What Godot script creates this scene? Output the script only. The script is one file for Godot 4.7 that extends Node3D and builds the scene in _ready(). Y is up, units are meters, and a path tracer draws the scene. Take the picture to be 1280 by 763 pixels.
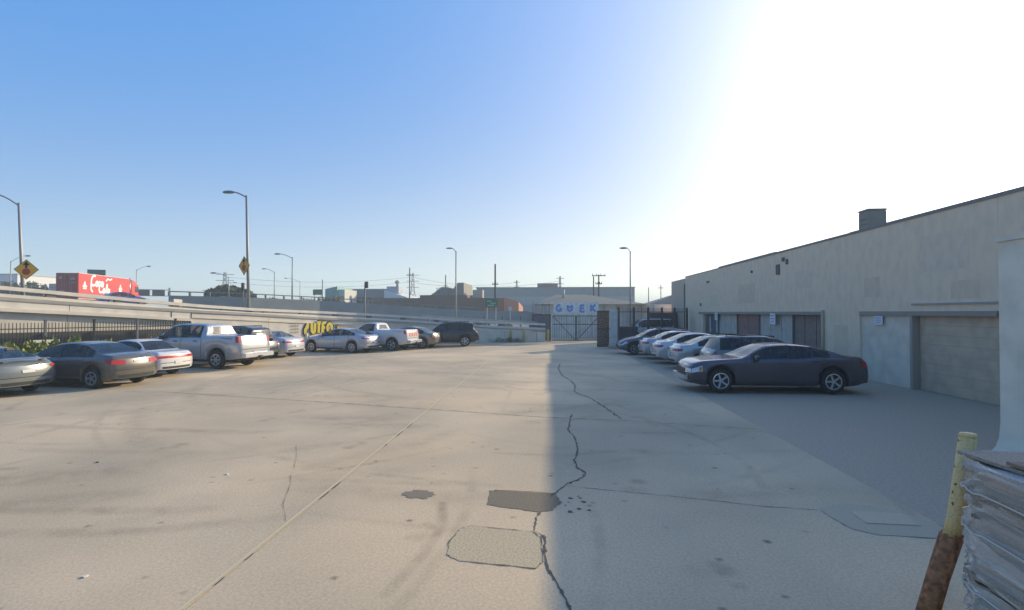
extends Node3D
# A concrete parking yard between an elevated ramp and a low stucco warehouse, late-afternoon sun.
# Points are written V(lateral, height, distance ahead).

var rng := RandomNumberGenerator.new()
var used := {}
var mats := {}
var texs := {}
var shared := {}

func V(a: float, y: float, d: float) -> Vector3:
	return Vector3(a, y, -d)

# ---------------------------------------------------------------- naming
func numbered(n: String) -> String:
	var k: int = used.get(n, 0)
	used[n] = k + 1
	return n if k == 0 else "%s_%03d" % [n, k]

func tag(o: Node3D, label: String, category: String, group := "") -> Node3D:
	o.set_meta("label", label)
	o.set_meta("category", category)
	if group != "":
		o.set_meta("group", group)
	return o

func thing(called: String, label: String, category: String, at := Vector3.ZERO, turn := 0.0, group := "") -> Node3D:
	var o := Node3D.new()
	o.name = numbered(called)
	add_child(o)
	o.position = at
	o.rotation.y = turn
	tag(o, label, category, group)
	return o

func mi(called: String, mesh: Mesh, m: Material, parent: Node3D, at := Vector3.ZERO) -> MeshInstance3D:
	var o := MeshInstance3D.new()
	o.name = called if parent != self else numbered(called)
	o.mesh = mesh
	if m:
		o.material_override = m
	o.position = at
	parent.add_child(o, true)
	return o

func part(called: String, st: SurfaceTool, m: Material, parent: Node3D) -> MeshInstance3D:
	st.generate_normals()
	return mi(called, st.commit(), m, parent)

func structure(called: String, st: SurfaceTool, m: Material) -> MeshInstance3D:
	var o := part(called, st, m, self)
	o.set_meta("kind", "structure")
	return o

# ---------------------------------------------------------------- geometry
func mb(smooth := -1) -> SurfaceTool:
	var st := SurfaceTool.new()
	st.begin(Mesh.PRIMITIVE_TRIANGLES)
	st.set_smooth_group(smooth)
	return st

func tri(st: SurfaceTool, a: Vector3, b: Vector3, c: Vector3) -> void:
	st.add_vertex(a); st.add_vertex(b); st.add_vertex(c)

func quad(st: SurfaceTool, a: Vector3, b: Vector3, c: Vector3, d: Vector3) -> void:
	tri(st, a, b, c); tri(st, a, c, d)

# eight corners: bottom a b c d (clockwise seen from above), top e f g h
func hexa(st: SurfaceTool, p: Array) -> void:
	quad(st, p[4], p[5], p[6], p[7])
	quad(st, p[3], p[2], p[1], p[0])
	for k in 4:
		var n := (k + 1) % 4
		quad(st, p[n], p[n + 4], p[k + 4], p[k])

func box(st: SurfaceTool, c: Vector3, s: Vector3, yaw := 0.0, bas := Basis.IDENTITY) -> void:
	var b := bas if yaw == 0.0 else Basis(Vector3.UP, yaw)
	var p := []
	for y in [-0.5, 0.5]:
		for q in [[-0.5, -0.5], [0.5, -0.5], [0.5, 0.5], [-0.5, 0.5]]:
			p.append(c + b * Vector3(q[0] * s.x, y * s.y, q[1] * s.z))
	hexa(st, p)

func bevel_box(st: SurfaceTool, c: Vector3, s: Vector3, r: float, yaw := 0.0) -> void:
	# stacked rings: bottom, lower edge, upper edge, top
	var b := Basis(Vector3.UP, yaw)
	var rings := []
	for lv in [[-0.5 * s.y, r], [-0.5 * s.y + r, 0.0], [0.5 * s.y - r, 0.0], [0.5 * s.y, r]]:
		var e: float = lv[1]
		var hx := s.x / 2 - e
		var hz := s.z / 2 - e
		var k := minf(r, minf(hx, hz) * 0.6)
		var pts := []
		for q in [[-hx + k, -hz], [hx - k, -hz], [hx, -hz + k], [hx, hz - k], [hx - k, hz], [-hx + k, hz], [-hx, hz - k], [-hx, -hz + k]]:
			pts.append(c + b * Vector3(q[0], lv[0], q[1]))
		rings.append(pts)
	loft(st, rings, true)

# rings of equal length, each clockwise seen from above, going upwards
func loft(st: SurfaceTool, rings: Array, caps := true) -> void:
	var n: int = rings[0].size()
	for i in rings.size() - 1:
		for k in n:
			var j := (k + 1) % n
			quad(st, rings[i][j], rings[i + 1][j], rings[i + 1][k], rings[i][k])
	if caps:
		var top: Array = rings[-1]
		var bot: Array = rings[0]
		for k in range(1, n - 1):
			tri(st, top[0], top[k], top[k + 1])
			tri(st, bot[0], bot[k + 1], bot[k])

func tube(st: SurfaceTool, a: Vector3, b: Vector3, r0: float, r1 := -1.0, n := 8, caps := true) -> void:
	if r1 < 0.0:
		r1 = r0
	var up := (b - a).normalized()
	var x := up.cross(Vector3.RIGHT if absf(up.x) < 0.8 else Vector3.FORWARD).normalized()
	var z := x.cross(up)
	var rings := []
	for q in [[a, r0], [b, r1]]:
		var ring := []
		for k in n:
			var t := TAU * k / n
			ring.append(q[0] + (x * cos(t) + z * sin(t)) * q[1])
		rings.append(ring)
	# orient
	var nrm: Vector3 = (rings[0][1] - rings[0][0]).cross(rings[1][0] - rings[0][0])
	if nrm.dot(rings[0][0] - a) > 0.0:
		for r in rings:
			r.reverse()
	loft(st, rings, caps)

func path_tube(st: SurfaceTool, pts: Array, r: float, n := 7) -> void:
	for i in pts.size() - 1:
		tube(st, pts[i], pts[i + 1], r, r, n, i == 0 or i == pts.size() - 2)

# a revolved profile [[radius, height]...] round +Y at c
func lathe(st: SurfaceTool, c: Vector3, prof: Array, n := 16) -> void:
	var rings := []
	for q in prof:
		var ring := []
		for k in n:
			var t := TAU * k / n
			ring.append(c + Vector3(cos(t) * q[0], q[1], sin(t) * q[0]))
		rings.append(ring)
	loft(st, rings, true)

# flat stroke in a plane: pts are Vector2, o + u*x + v*y; n gives the facing direction; round ends
func ribbon(st: SurfaceTool, pts: Array, w, o: Vector3, u: Vector3, v: Vector3, round_ends := true) -> void:
	var fl := u.cross(v)  # facing
	var put := func(a: Vector2, b: Vector2, c: Vector2) -> void:
		var s := (b - a).cross(c - a)
		if s > 0.0:
			tri(st, o + u * a.x + v * a.y, o + u * c.x + v * c.y, o + u * b.x + v * b.y)
		elif s < 0.0:
			tri(st, o + u * a.x + v * a.y, o + u * b.x + v * b.y, o + u * c.x + v * c.y)
	var n := pts.size()
	var L := []
	var R := []
	for i in n:
		var d: Vector2 = (pts[mini(i + 1, n - 1)] - pts[maxi(i - 1, 0)]).normalized()
		var p := Vector2(-d.y, d.x)
		var ww: float = (w[i] if w is Array else w) * 0.5
		L.append(pts[i] + p * ww)
		R.append(pts[i] - p * ww)
	for i in n - 1:
		put.call(L[i], R[i], R[i + 1])
		put.call(L[i], R[i + 1], L[i + 1])
	if round_ends:
		for e in [0, n - 1]:
			var ww: float = (w[e] if w is Array else w) * 0.5
			var d: Vector2 = (pts[1] - pts[0]).normalized() if e == 0 else (pts[n - 2] - pts[n - 1]).normalized()
			var a0 := d.angle() + PI / 2
			for k in 6:
				put.call(pts[e], pts[e] + Vector2.from_angle(a0 + PI * k / 6.0) * ww, pts[e] + Vector2.from_angle(a0 + PI * (k + 1) / 6.0) * ww)

func flat_poly(st: SurfaceTool, poly: PackedVector2Array, y: float, uv := 0.0) -> void:
	# poly in (lateral, distance)
	var ix := Geometry2D.triangulate_polygon(poly)
	for k in range(0, ix.size(), 3):
		var a := poly[ix[k]]
		var b := poly[ix[k + 1]]
		var c := poly[ix[k + 2]]
		var s := (b - a).cross(c - a)
		var t := [a, b, c] if s < 0.0 else [a, c, b]
		for q in t:
			if uv > 0.0:
				st.set_uv(uv2(q)); st.set_uv2(uv2(q))
			st.add_vertex(V(q.x, y, q.y))

const MX0 := -24.0
const MW := 48.0
func uv2(q: Vector2) -> Vector2:
	return Vector2((q.x - MX0) / MW, (q.y + 2.0) / MW)

func poly_sides(st: SurfaceTool, poly: PackedVector2Array, y0: float, y1: float) -> void:
	var n := poly.size()
	var cw := Geometry2D.is_polygon_clockwise(poly)
	for i in n:
		var a := poly[i]
		var b := poly[(i + 1) % n]
		if not cw:
			var t := a
			a = b
			b = t
		# seen from above with distance up, a->b clockwise: outside lies to the left of travel
		quad(st, V(b.x, y0, b.y), V(b.x, y1, b.y), V(a.x, y1, a.y), V(a.x, y0, a.y))

# ---------------------------------------------------------------- materials
func noise_tex(key: String, freq: float, lo: float, hi: float, size := 512, octaves := 5, kind := FastNoiseLite.TYPE_SIMPLEX_SMOOTH, sd := 1, gain := 0.5) -> ImageTexture:
	if texs.has(key):
		return texs[key]
	var n := FastNoiseLite.new()
	n.noise_type = kind
	n.frequency = freq
	n.fractal_octaves = octaves
	n.fractal_gain = gain
	n.seed = sd
	var im := n.get_seamless_image(size, size)
	im.convert(Image.FORMAT_L8)
	var d := im.get_data()
	for i in d.size():
		d[i] = int(clampf(lerpf(lo, hi, d[i] / 255.0), 0.0, 1.0) * 255.0)
	im = Image.create_from_data(size, size, false, Image.FORMAT_L8, d)
	im.convert(Image.FORMAT_RGB8)
	texs[key] = ImageTexture.create_from_image(im)
	return texs[key]

func nrm_tex(key: String, freq: float, strength: float, size := 512) -> ImageTexture:
	if texs.has(key):
		return texs[key]
	var n := FastNoiseLite.new()
	n.frequency = freq
	n.fractal_octaves = 5
	n.seed = 7
	var im := n.get_seamless_image(size, size)
	im.bump_map_to_normal_map(strength)
	texs[key] = ImageTexture.create_from_image(im)
	return texs[key]

# base colour is a linear (real-world) value
func mat(r: float, g: float, b: float, rough := 0.8, metal := 0.0, grain := "", scale := 1.0) -> StandardMaterial3D:
	var key := "%.3f %.3f %.3f %.2f %.2f %s %.2f" % [r, g, b, rough, metal, grain, scale]
	if mats.has(key):
		return mats[key]
	var m := StandardMaterial3D.new()
	m.albedo_color = Color(r, g, b).linear_to_srgb()
	m.roughness = rough
	m.metallic = metal
	if grain != "":
		m.uv1_triplanar = true
		m.uv1_world_triplanar = true
		m.uv1_scale = Vector3.ONE * scale
		if grain == "rough":
			m.albedo_texture = noise_tex("rough", 0.03, 0.83, 1.07, 1024, 7, FastNoiseLite.TYPE_SIMPLEX_SMOOTH, 2, 0.75)
			m.normal_enabled = true
			m.normal_texture = nrm_tex("nrm", 0.25, 2.0, 1024)
			m.normal_scale = 0.03
		elif grain == "streak":
			m.albedo_texture = noise_tex("streak", 0.010, 0.945, 1.03, 1024, 8)
			m.uv1_scale = Vector3(1.0, 0.55, 1.0) * scale
			m.normal_enabled = true
			m.normal_texture = nrm_tex("nrm", 0.25, 2.0, 1024)
			m.normal_scale = 0.15
		elif grain == "blotch":
			m.albedo_texture = noise_tex("blotch", 0.008, 0.90, 1.05, 512, 7)
		elif grain == "fine":
			m.albedo_texture = noise_tex("fine", 0.09, 0.7, 1.15)
			m.normal_enabled = true
			m.normal_texture = nrm_tex("nrm2", 0.12, 3.0)
			m.normal_scale = 0.4
		elif grain == "grit":
			m.albedo_texture = noise_tex("grit", 0.03, 0.66, 1.16, 1024, 7, FastNoiseLite.TYPE_SIMPLEX_SMOOTH, 6, 0.85)
			m.normal_enabled = true
			m.normal_texture = nrm_tex("gritn", 0.06, 4.0, 1024)
			m.normal_scale = 0.5
		elif grain == "rust":
			m.albedo_texture = noise_tex("rust", 0.02, 0.35, 1.3, 512, 6)
	mats[key] = m
	return m

func paint(r: float, g: float, b: float, metal := 0.35) -> StandardMaterial3D:
	var m := mat(r, g, b, 0.25, metal, "", 9.0)
	m.clearcoat_enabled = true
	m.clearcoat = 0.8
	m.clearcoat_roughness = 0.08
	return m

func stroke_into(buf: PackedFloat32Array, n: int, pts: Array, w: float, dark: float, broken: float) -> void:
	# pts in metres (lateral, distance); w in metres
	var px := n / MW
	for i in pts.size() - 1:
		var a: Vector2 = uv2(pts[i]) * n
		var b: Vector2 = uv2(pts[i + 1]) * n
		var steps := int(a.distance_to(b) / maxf(1.0, w * px * 0.3)) + 1
		for s in steps:
			var c := a.lerp(b, float(s) / steps)
			var fade := 1.0 if broken <= 0.0 else clampf(0.5 + 0.9 * sin(c.x * 0.03 * broken + c.y * 0.041) * sin(c.y * 0.023 + 1.3), 0.0, 1.0)
			var r := maxf(w * px * 0.5, 0.7)
			for y in range(int(c.y - r - 1), int(c.y + r + 2)):
				if y < 0 or y >= n:
					continue
				for x in range(int(c.x - r - 1), int(c.x + r + 2)):
					if x < 0 or x >= n:
						continue
					var e := clampf((r + 0.6 - Vector2(x, y).distance_to(c)) / maxf(1.0, r * 0.8), 0.0, 1.0) * dark * fade
					var k := y * n + x
					if e > buf[k]:
						buf[k] = e

func arc_pts(c: Vector2, r: float, a0: float, a1: float, n := 24, sq := 1.0) -> Array:
	var o := []
	for i in n + 1:
		var t := deg_to_rad(lerpf(a0, a1, float(i) / n))
		o.append(c + Vector2(cos(t) * r, sin(t) * r * sq))
	return o

# wear of the yard: tyre arcs, drips and blotches that have shapes of their own
func wear_texture() -> ImageTexture:
	var n := 1536
	var buf := PackedFloat32Array()
	buf.resize(n * n)
	for k in 46:
		var c := Vector2(rng.randf_range(-18, 3), rng.randf_range(4, 38))
		var r := rng.randf_range(3.5, 13.0)
		var a := rng.randf_range(0, 360)
		var sp := rng.randf_range(30, 110)
		var dk := rng.randf_range(0.04, 0.11)
		for q in [0.0, 1.55]:
			stroke_into(buf, n, arc_pts(c, r + q, a, a + sp), rng.randf_range(0.14, 0.24), dk, 1.0)
	for k in 26:
		var c := Vector2(rng.randf_range(-14, 2), rng.randf_range(3, 30))
		var d := Vector2.from_angle(rng.randf_range(-0.5, 0.5) + (0.0 if k % 2 == 0 else 1.2)) * rng.randf_range(2, 8)
		stroke_into(buf, n, [c, c + d * 0.5 + Vector2(0, 0.3), c + d], rng.randf_range(0.1, 0.3), rng.randf_range(0.03, 0.08), 1.0)
	for k in 34:
		var c := Vector2(rng.randf_range(-17, 2), rng.randf_range(3.5, 34))
		stroke_into(buf, n, arc_pts(c, rng.randf_range(4, 14), rng.randf_range(0, 360), rng.randf_range(0, 360), 20), rng.randf_range(0.4, 1.1), rng.randf_range(0.03, 0.08), 1.3)
	# the darker sweeps in the foreground
	stroke_into(buf, n, [Vector2(-7, 6.0), Vector2(-4.5, 6.1), Vector2(-3, 6.6), Vector2(-1.7, 6.9)], 0.35, 0.09, 0.6)
	stroke_into(buf, n, [Vector2(-7.5, 5.2), Vector2(-4.5, 5.5), Vector2(-2.4, 6.3)], 0.3, 0.10, 0.6)
	stroke_into(buf, n, [Vector2(-1.35, 6.6), Vector2(-1.2, 5.9), Vector2(-1.25, 5.2), Vector2(-1.4, 4.4)], 0.13, 0.13, 1.6)
	stroke_into(buf, n, [Vector2(-11, 10.5), Vector2(-6, 10.2), Vector2(-3.2, 11.3)], 0.45, 0.08, 0.5)
	stroke_into(buf, n, [Vector2(-9, 8.6), Vector2(-5, 8.7), Vector2(-3, 10)], 0.4, 0.08, 0.5)
	stroke_into(buf, n, [Vector2(-0.9, 9.0), Vector2(0.2, 8.9), Vector2(1.2, 9.3)], 0.2, 0.12, 0.9)
	for k in 340:
		var c := Vector2(rng.randf_range(-15, 4), rng.randf_range(3.5, 24))
		stroke_into(buf, n, [c, c + Vector2(0.03, 0.0)], rng.randf_range(0.02, 0.06), rng.randf_range(0.10, 0.4), 0.0)
	for k in 46:
		var c := Vector2(rng.randf_range(-14, 3.8), rng.randf_range(4, 30))
		for j in 5:
			var q := c + Vector2(rng.randf_range(-0.2, 0.2), rng.randf_range(-0.2, 0.2))
			stroke_into(buf, n, [q, q + Vector2(0.05, 0)], rng.randf_range(0.1, 0.34), rng.randf_range(0.04, 0.12), 0.0)
	var big := FastNoiseLite.new()
	big.frequency = 0.006
	big.fractal_octaves = 6
	big.seed = 3
	var im0 := big.get_image(n, n)
	im0.convert(Image.FORMAT_L8)
	var nd := im0.get_data()
	var st2 := FastNoiseLite.new()
	st2.frequency = 0.004
	st2.fractal_octaves = 5
	st2.seed = 11
	st2.domain_warp_enabled = true
	st2.domain_warp_amplitude = 120.0
	st2.domain_warp_frequency = 0.003
	var im1 := st2.get_image(n, n)
	im1.convert(Image.FORMAT_L8)
	var n2 := im1.get_data()
	var gn := FastNoiseLite.new()
	gn.frequency = 0.07
	gn.fractal_octaves = 4
	gn.seed = 21
	var im2 := gn.get_image(n, n)
	im2.convert(Image.FORMAT_L8)
	var gd := im2.get_data()
	var out := PackedByteArray()
	out.resize(n * n * 3)
	for k in n * n:
		var v := (0.84 + 0.12 * (nd[k] / 255.0 - 0.5) + 0.16 * (n2[k] / 255.0 - 0.5)) * (1.0 - minf(0.9, buf[k] * (0.05 + 1.65 * gd[k] / 255.0)))
		var w := 0.04 * (n2[k] / 255.0 - 0.5)
		out[k * 3] = int(clampf(v + w, 0.0, 1.0) * 255)
		out[k * 3 + 1] = int(clampf(v, 0.0, 1.0) * 255)
		out[k * 3 + 2] = int(clampf(v - w, 0.0, 1.0) * 255)
	return ImageTexture.create_from_image(Image.create_from_data(n, n, false, Image.FORMAT_RGB8, out))

func concrete_yard() -> StandardMaterial3D:
	var m := StandardMaterial3D.new()
	m.albedo_color = Color(0.855, 0.675, 0.44).linear_to_srgb()
	m.roughness = 0.9
	m.uv1_triplanar = true
	m.uv1_world_triplanar = true
	m.uv1_scale = Vector3.ONE * 0.37
	m.albedo_texture = noise_tex("yard", 0.06, 0.81, 1.075, 1024, 6, FastNoiseLite.TYPE_SIMPLEX_SMOOTH, 4, 0.85)
	m.normal_enabled = true
	m.normal_texture = nrm_tex("yardn", 0.10, 3.0, 1024)
	m.normal_scale = 0.02
	m.detail_enabled = true
	m.detail_uv_layer = BaseMaterial3D.DETAIL_UV_2
	m.detail_blend_mode = BaseMaterial3D.BLEND_MODE_MUL
	m.detail_albedo = wear_texture()
	return m

# ---------------------------------------------------------------- vehicles
# u runs from the front bumper (0) to the rear (length); +X is forward, +Z the right-hand side.
func ss(t: float) -> float:
	t = clampf(t, 0.0, 1.0)
	return t * t * (3.0 - 2.0 * t)

func prof(p: Array, u: float) -> float:
	# monotone cubic through [[u, y]...]
	var n := p.size()
	if u <= p[0][0]:
		return p[0][1]
	if u >= p[n - 1][0]:
		return p[n - 1][1]
	var i := 0
	while u > p[i + 1][0]:
		i += 1
	var h: float = p[i + 1][0] - p[i][0]
	var dl: float = (p[i + 1][1] - p[i][1]) / h
	var m0 := dl
	var m1 := dl
	if i > 0:
		var d0: float = (p[i][1] - p[i - 1][1]) / (p[i][0] - p[i - 1][0])
		m0 = 0.0 if d0 * dl <= 0.0 else 2.0 * d0 * dl / (d0 + dl)
	if i < n - 2:
		var d1: float = (p[i + 2][1] - p[i + 1][1]) / (p[i + 2][0] - p[i + 1][0])
		m1 = 0.0 if d1 * dl <= 0.0 else 2.0 * d1 * dl / (d1 + dl)
	var t: float = (u - p[i][0]) / h
	return p[i][1] * (1 + 2 * t) * (1 - t) * (1 - t) + h * m0 * t * (1 - t) * (1 - t) + p[i + 1][1] * t * t * (3 - 2 * t) - h * m1 * t * t * (1 - t)

func car_bottom(c: Dictionary, u: float) -> float:
	var L: float = c.L
	var y: float = c.base + 0.07 * ss(1.0 - u / 0.55) + c.get("tail_up", 0.10) * ss(1.0 - (L - u) / 0.7)
	var ra: float = c.wr + c.get("arch", 0.065)
	for w in c.wheels:
		var d: float = absf(u - w)
		if d < ra:
			y = maxf(y, c.wr + sqrt(ra * ra - d * d))
	return y

# half ring of 14 points (z, y)
func ring(c: Dictionary, u: float) -> PackedVector2Array:
	var L: float = c.L
	var hw: float = c.W * 0.5
	hw *= 1.0 - 0.07 * pow(clampf(1.0 - u / 0.9, 0, 1), 2) - 0.06 * pow(clampf(1.0 - (L - u) / 0.8, 0, 1), 2)
	var T := prof(c.top, u)
	var B := minf(prof(c.belt, u), T - 0.015)
	var yb := minf(car_bottom(c, u), B - 0.08)
	var cab := maxf(T - B, 0.015)
	var rt := lerpf(hw * 0.88, c.roof, ss((cab - 0.05) / 0.4))
	var zb := hw * 0.945
	var r := PackedVector2Array()
	r.append(Vector2(0, yb))
	r.append(Vector2(hw * 0.80, yb))
	r.append(Vector2(hw * 0.965, yb + 0.03))
	r.append(Vector2(hw * 0.995, lerpf(yb, B, 0.32)))
	r.append(Vector2(hw, lerpf(yb, B, 0.66)))
	r.append(Vector2(hw * 0.99, lerpf(yb, B, 0.90)))
	r.append(Vector2(hw * 0.962, B))
	if c.has("bed") and u > c.bed[0] and u < c.bed[1]:
		var fl: float = T - c.bed[2]
		for q in [[0.955, 0.004], [0.945, 0.012], [0.92, 0.015], [0.90, 0.012], [0.885, -0.02]]:
			r.append(Vector2(hw * q[0], T - 0.015 + q[1]))
		r.append(Vector2(hw * 0.87, fl))
		r.append(Vector2(0, fl))
		return r
	for q in [0.06, 0.13, 0.5, 0.87]:
		r.append(Vector2(lerpf(zb, rt, pow(q, 1.25)), B + cab * q))
	r.append(Vector2(rt - 0.045, B + cab * 0.965))
	r.append(Vector2(rt * 0.6, T - 0.010))
	r.append(Vector2(0, T))
	return r

func ring_at(r: PackedVector2Array, v: float) -> Vector2:
	var i := clampi(int(floor(v)), 0, 12)
	return r[i].lerp(r[i + 1], v - i)

func car_xyz(c: Dictionary, u: float, z: float, y: float) -> Vector3:
	var L: float = c.L
	var hw: float = c.W * 0.5
	var x := L * 0.5 - u
	var ff: float = ss(1.0 - u / 0.55)
	var fr: float = ss(1.0 - (L - u) / 0.5)
	var zz := pow(absf(z) / hw, 2.4)
	x -= ff * (c.get("nose", 0.22) * zz + 0.10 * pow((y - 0.52) / 0.35, 2))
	x += fr * (c.get("tail", 0.16) * zz + c.get("tail_v", 0.06) * pow((y - 0.55) / 0.35, 2))
	return Vector3(x, y, z)

func car_p(c: Dictionary, u: float, v: float, side: float) -> Vector3:
	var q := ring_at(ring(c, u), v)
	return car_xyz(c, u, q.x * side, q.y)

func car_stations(c: Dictionary, u0: float, u1: float, step := 0.11) -> Array:
	var s := [u0, u1]
	for q in c.top:
		s.append(q[0])
	for w in c.get("windows", []):
		s.append_array([w[0], w[1]])
	for key in ["windscreen", "backlight"]:
		if c.has(key):
			s.append_array([c[key][0], (c[key][0] + c[key][1]) * 0.5, c[key][1]])
	if c.has("bed"):
		s.append_array([c.bed[0] - 0.002, c.bed[0] + 0.002, c.bed[1] - 0.002, c.bed[1] + 0.002])
	var ra: float = c.wr + c.get("arch", 0.065)
	for w in c.wheels:
		for k in 17:
			s.append(w + ra * cos(PI * k / 16.0))
		s.append(w - ra - 0.004)
		s.append(w + ra + 0.004)
	var n := int(ceil((u1 - u0) / step))
	for k in n + 1:
		s.append(lerpf(u0, u1, float(k) / n))
	s.sort()
	var o := []
	for q in s:
		if q >= u0 - 1e-6 and q <= u1 + 1e-6 and (o.is_empty() or q - o[-1] > 0.0018):
			o.append(q)
	return o

# a sheet that follows the body between u0..u1 and ring positions v0..v1, lifted by off
func side_patch(st: SurfaceTool, c: Dictionary, side: float, u0: float, u1: float, v0: float, v1: float, off := 0.006, nv := 4, skew := 0.0) -> void:
	var us := car_stations(c, u0, u1, 0.08)
	var g := []
	for u in us:
		var row := []
		for k in nv + 1:
			var f := float(k) / nv
			var v := lerpf(v0, v1, f)
			var uu: float = u + skew * f
			var p := car_p(c, uu, v, side)
			var pu := car_p(c, uu + 0.02, v, side) - car_p(c, uu - 0.02, v, side)
			var pv := car_p(c, uu, minf(v + 0.1, 13), side) - car_p(c, uu, v - 0.1, side)
			var n := pu.cross(pv).normalized()
			if n.z * side < 0.0 and absf(n.z) > 0.15 or absf(n.z) <= 0.15 and n.y < 0.0:
				n = -n
			row.append(p + n * off)
		g.append(row)
	for i in g.size() - 1:
		for k in nv:
			if side > 0:
				quad(st, g[i + 1][k], g[i + 1][k + 1], g[i][k + 1], g[i][k])
			else:
				quad(st, g[i][k], g[i][k + 1], g[i + 1][k + 1], g[i + 1][k])

# a sheet over the top (windscreens, roofs): full width between ring positions v0 on both sides
func top_patch(st: SurfaceTool, c: Dictionary, u0: float, u1: float, v0: float, off := 0.006) -> void:
	var us := car_stations(c, u0, u1, 0.08)
	var g := []
	for u in us:
		var row := []
		for k in 13:
			var f := k / 6.0 - 1.0
			var v := lerpf(13.0, v0, absf(f))
			var sd := 1.0 if f >= 0.0 else -1.0
			var d := car_p(c, u + 0.02, 13.0, 1) - car_p(c, u - 0.02, 13.0, 1)
			var n := Vector3(0, 0, 1).cross(d).normalized()
			if n.y < 0:
				n = -n
			row.append(car_p(c, u, v, sd) + n * off)
		g.append(row)
	for i in g.size() - 1:
		for k in 12:
			quad(st, g[i + 1][k], g[i][k], g[i][k + 1], g[i + 1][k + 1])

# a sheet on the flat end (front or rear): w across (-1..1), ring positions v0..v1
func end_patch(st: SurfaceTool, c: Dictionary, rear: bool, w0: float, w1: float, v0: float, v1: float, off := 0.006, nw := 6, nv := 4, at := -1.0) -> void:
	var u: float = c.L if rear else 0.0
	if at >= 0.0:
		u = at
	var r := ring(c, u)
	var g := []
	for i in nv + 1:
		var row := []
		var q := ring_at(r, lerpf(v0, v1, float(i) / nv))
		for k in nw + 1:
			var p := car_xyz(c, u, q.x * lerpf(w0, w1, float(k) / nw), q.y)
			p.x += -off if rear else off
			row.append(p)
		g.append(row)
	for i in nv:
		for k in nw:
			if rear:
				quad(st, g[i][k], g[i + 1][k], g[i + 1][k + 1], g[i][k + 1])
			else:
				quad(st, g[i][k + 1], g[i + 1][k + 1], g[i + 1][k], g[i][k])

func wheel_meshes(r: float, style: int) -> Array:
	var key := "wheel %.2f %d" % [r, style]
	if shared.has(key):
		return shared[key]
	var w := 0.105
	var rr := r * (0.66 if style != 2 else 0.6)
	var st := mb(0)
	var pr := [[rr, -w * 0.8], [rr + 0.012, -w], [r - 0.04, -w], [r - 0.008, -w * 0.75], [r, -w * 0.4], [r, w * 0.4], [r - 0.008, w * 0.75], [r - 0.04, w], [rr + 0.012, w], [rr, w * 0.8]]
	lathe(st, Vector3.ZERO, pr, 28)
	st.generate_normals()
	var tyre := st.commit()
	st = mb(-1)
	# barrel and spokes; the outer face is +Y
	lathe(st, Vector3(0, w * 0.1, 0), [[rr * 0.97, -0.01], [rr * 0.97, 0.0]], 24)
	var rim_o := [[rr, w * 0.5], [rr + 0.004, w * 0.95], [rr - 0.03, w * 0.98], [rr - 0.035, w * 0.3]]
	lathe_open(st, rim_o, 24)
	lathe(st, Vector3.ZERO, [[rr * 0.26, w * 0.2], [rr * 0.26, w * 0.7], [rr * 0.18, w * 0.85]], 14)
	var ns: int = [5, 10, 6, 7][style]
	for k in ns:
		var a := TAU * k / ns
		var bw: float = rr * [0.24, 0.14, 0.26, 0.17][style]
		var b := Basis(Vector3.UP, -a)
		box(st, b * Vector3(rr * 0.58, w * 0.66, 0), Vector3(rr * 0.8, w * 0.3, bw), 0.0, b)
	st.generate_normals()
	var rim := st.commit()
	shared[key] = [tyre, rim]
	return shared[key]

func lathe_open(st: SurfaceTool, pf: Array, n := 20) -> void:
	for i in pf.size() - 1:
		for k in n:
			var a := TAU * k / n
			var b := TAU * (k + 1) / n
			quad(st, Vector3(cos(b) * pf[i][0], pf[i][1], sin(b) * pf[i][0]), Vector3(cos(b) * pf[i + 1][0], pf[i + 1][1], sin(b) * pf[i + 1][0]), Vector3(cos(a) * pf[i + 1][0], pf[i + 1][1], sin(a) * pf[i + 1][0]), Vector3(cos(a) * pf[i][0], pf[i][1], sin(a) * pf[i][0]))

# where the shell is open for glass
func glazed(c: Dictionary, u: float, k: int) -> bool:
	if k == 8 or k == 9:
		for w in c.get("windows", []):
			if u > w[0] and u < w[1]:
				return true
	if k >= 11 and c.has("windscreen") and u > c.windscreen[0] and u < c.windscreen[1]:
		return true
	if k >= int(ceil(c.get("back_v", 10.95))) and c.has("backlight") and u > c.backlight[0] and u < c.backlight[1]:
		return true
	return false

func tinted(a: float) -> StandardMaterial3D:
	var key := "tint %.2f" % a
	if not mats.has(key):
		var m := StandardMaterial3D.new()
		m.albedo_color = Color(0.10, 0.12, 0.13, a)
		m.transparency = BaseMaterial3D.TRANSPARENCY_ALPHA
		m.roughness = 0.04
		m.metallic_specular = 0.45
		m.cull_mode = BaseMaterial3D.CULL_DISABLED
		mats[key] = m
	return mats[key]

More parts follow.
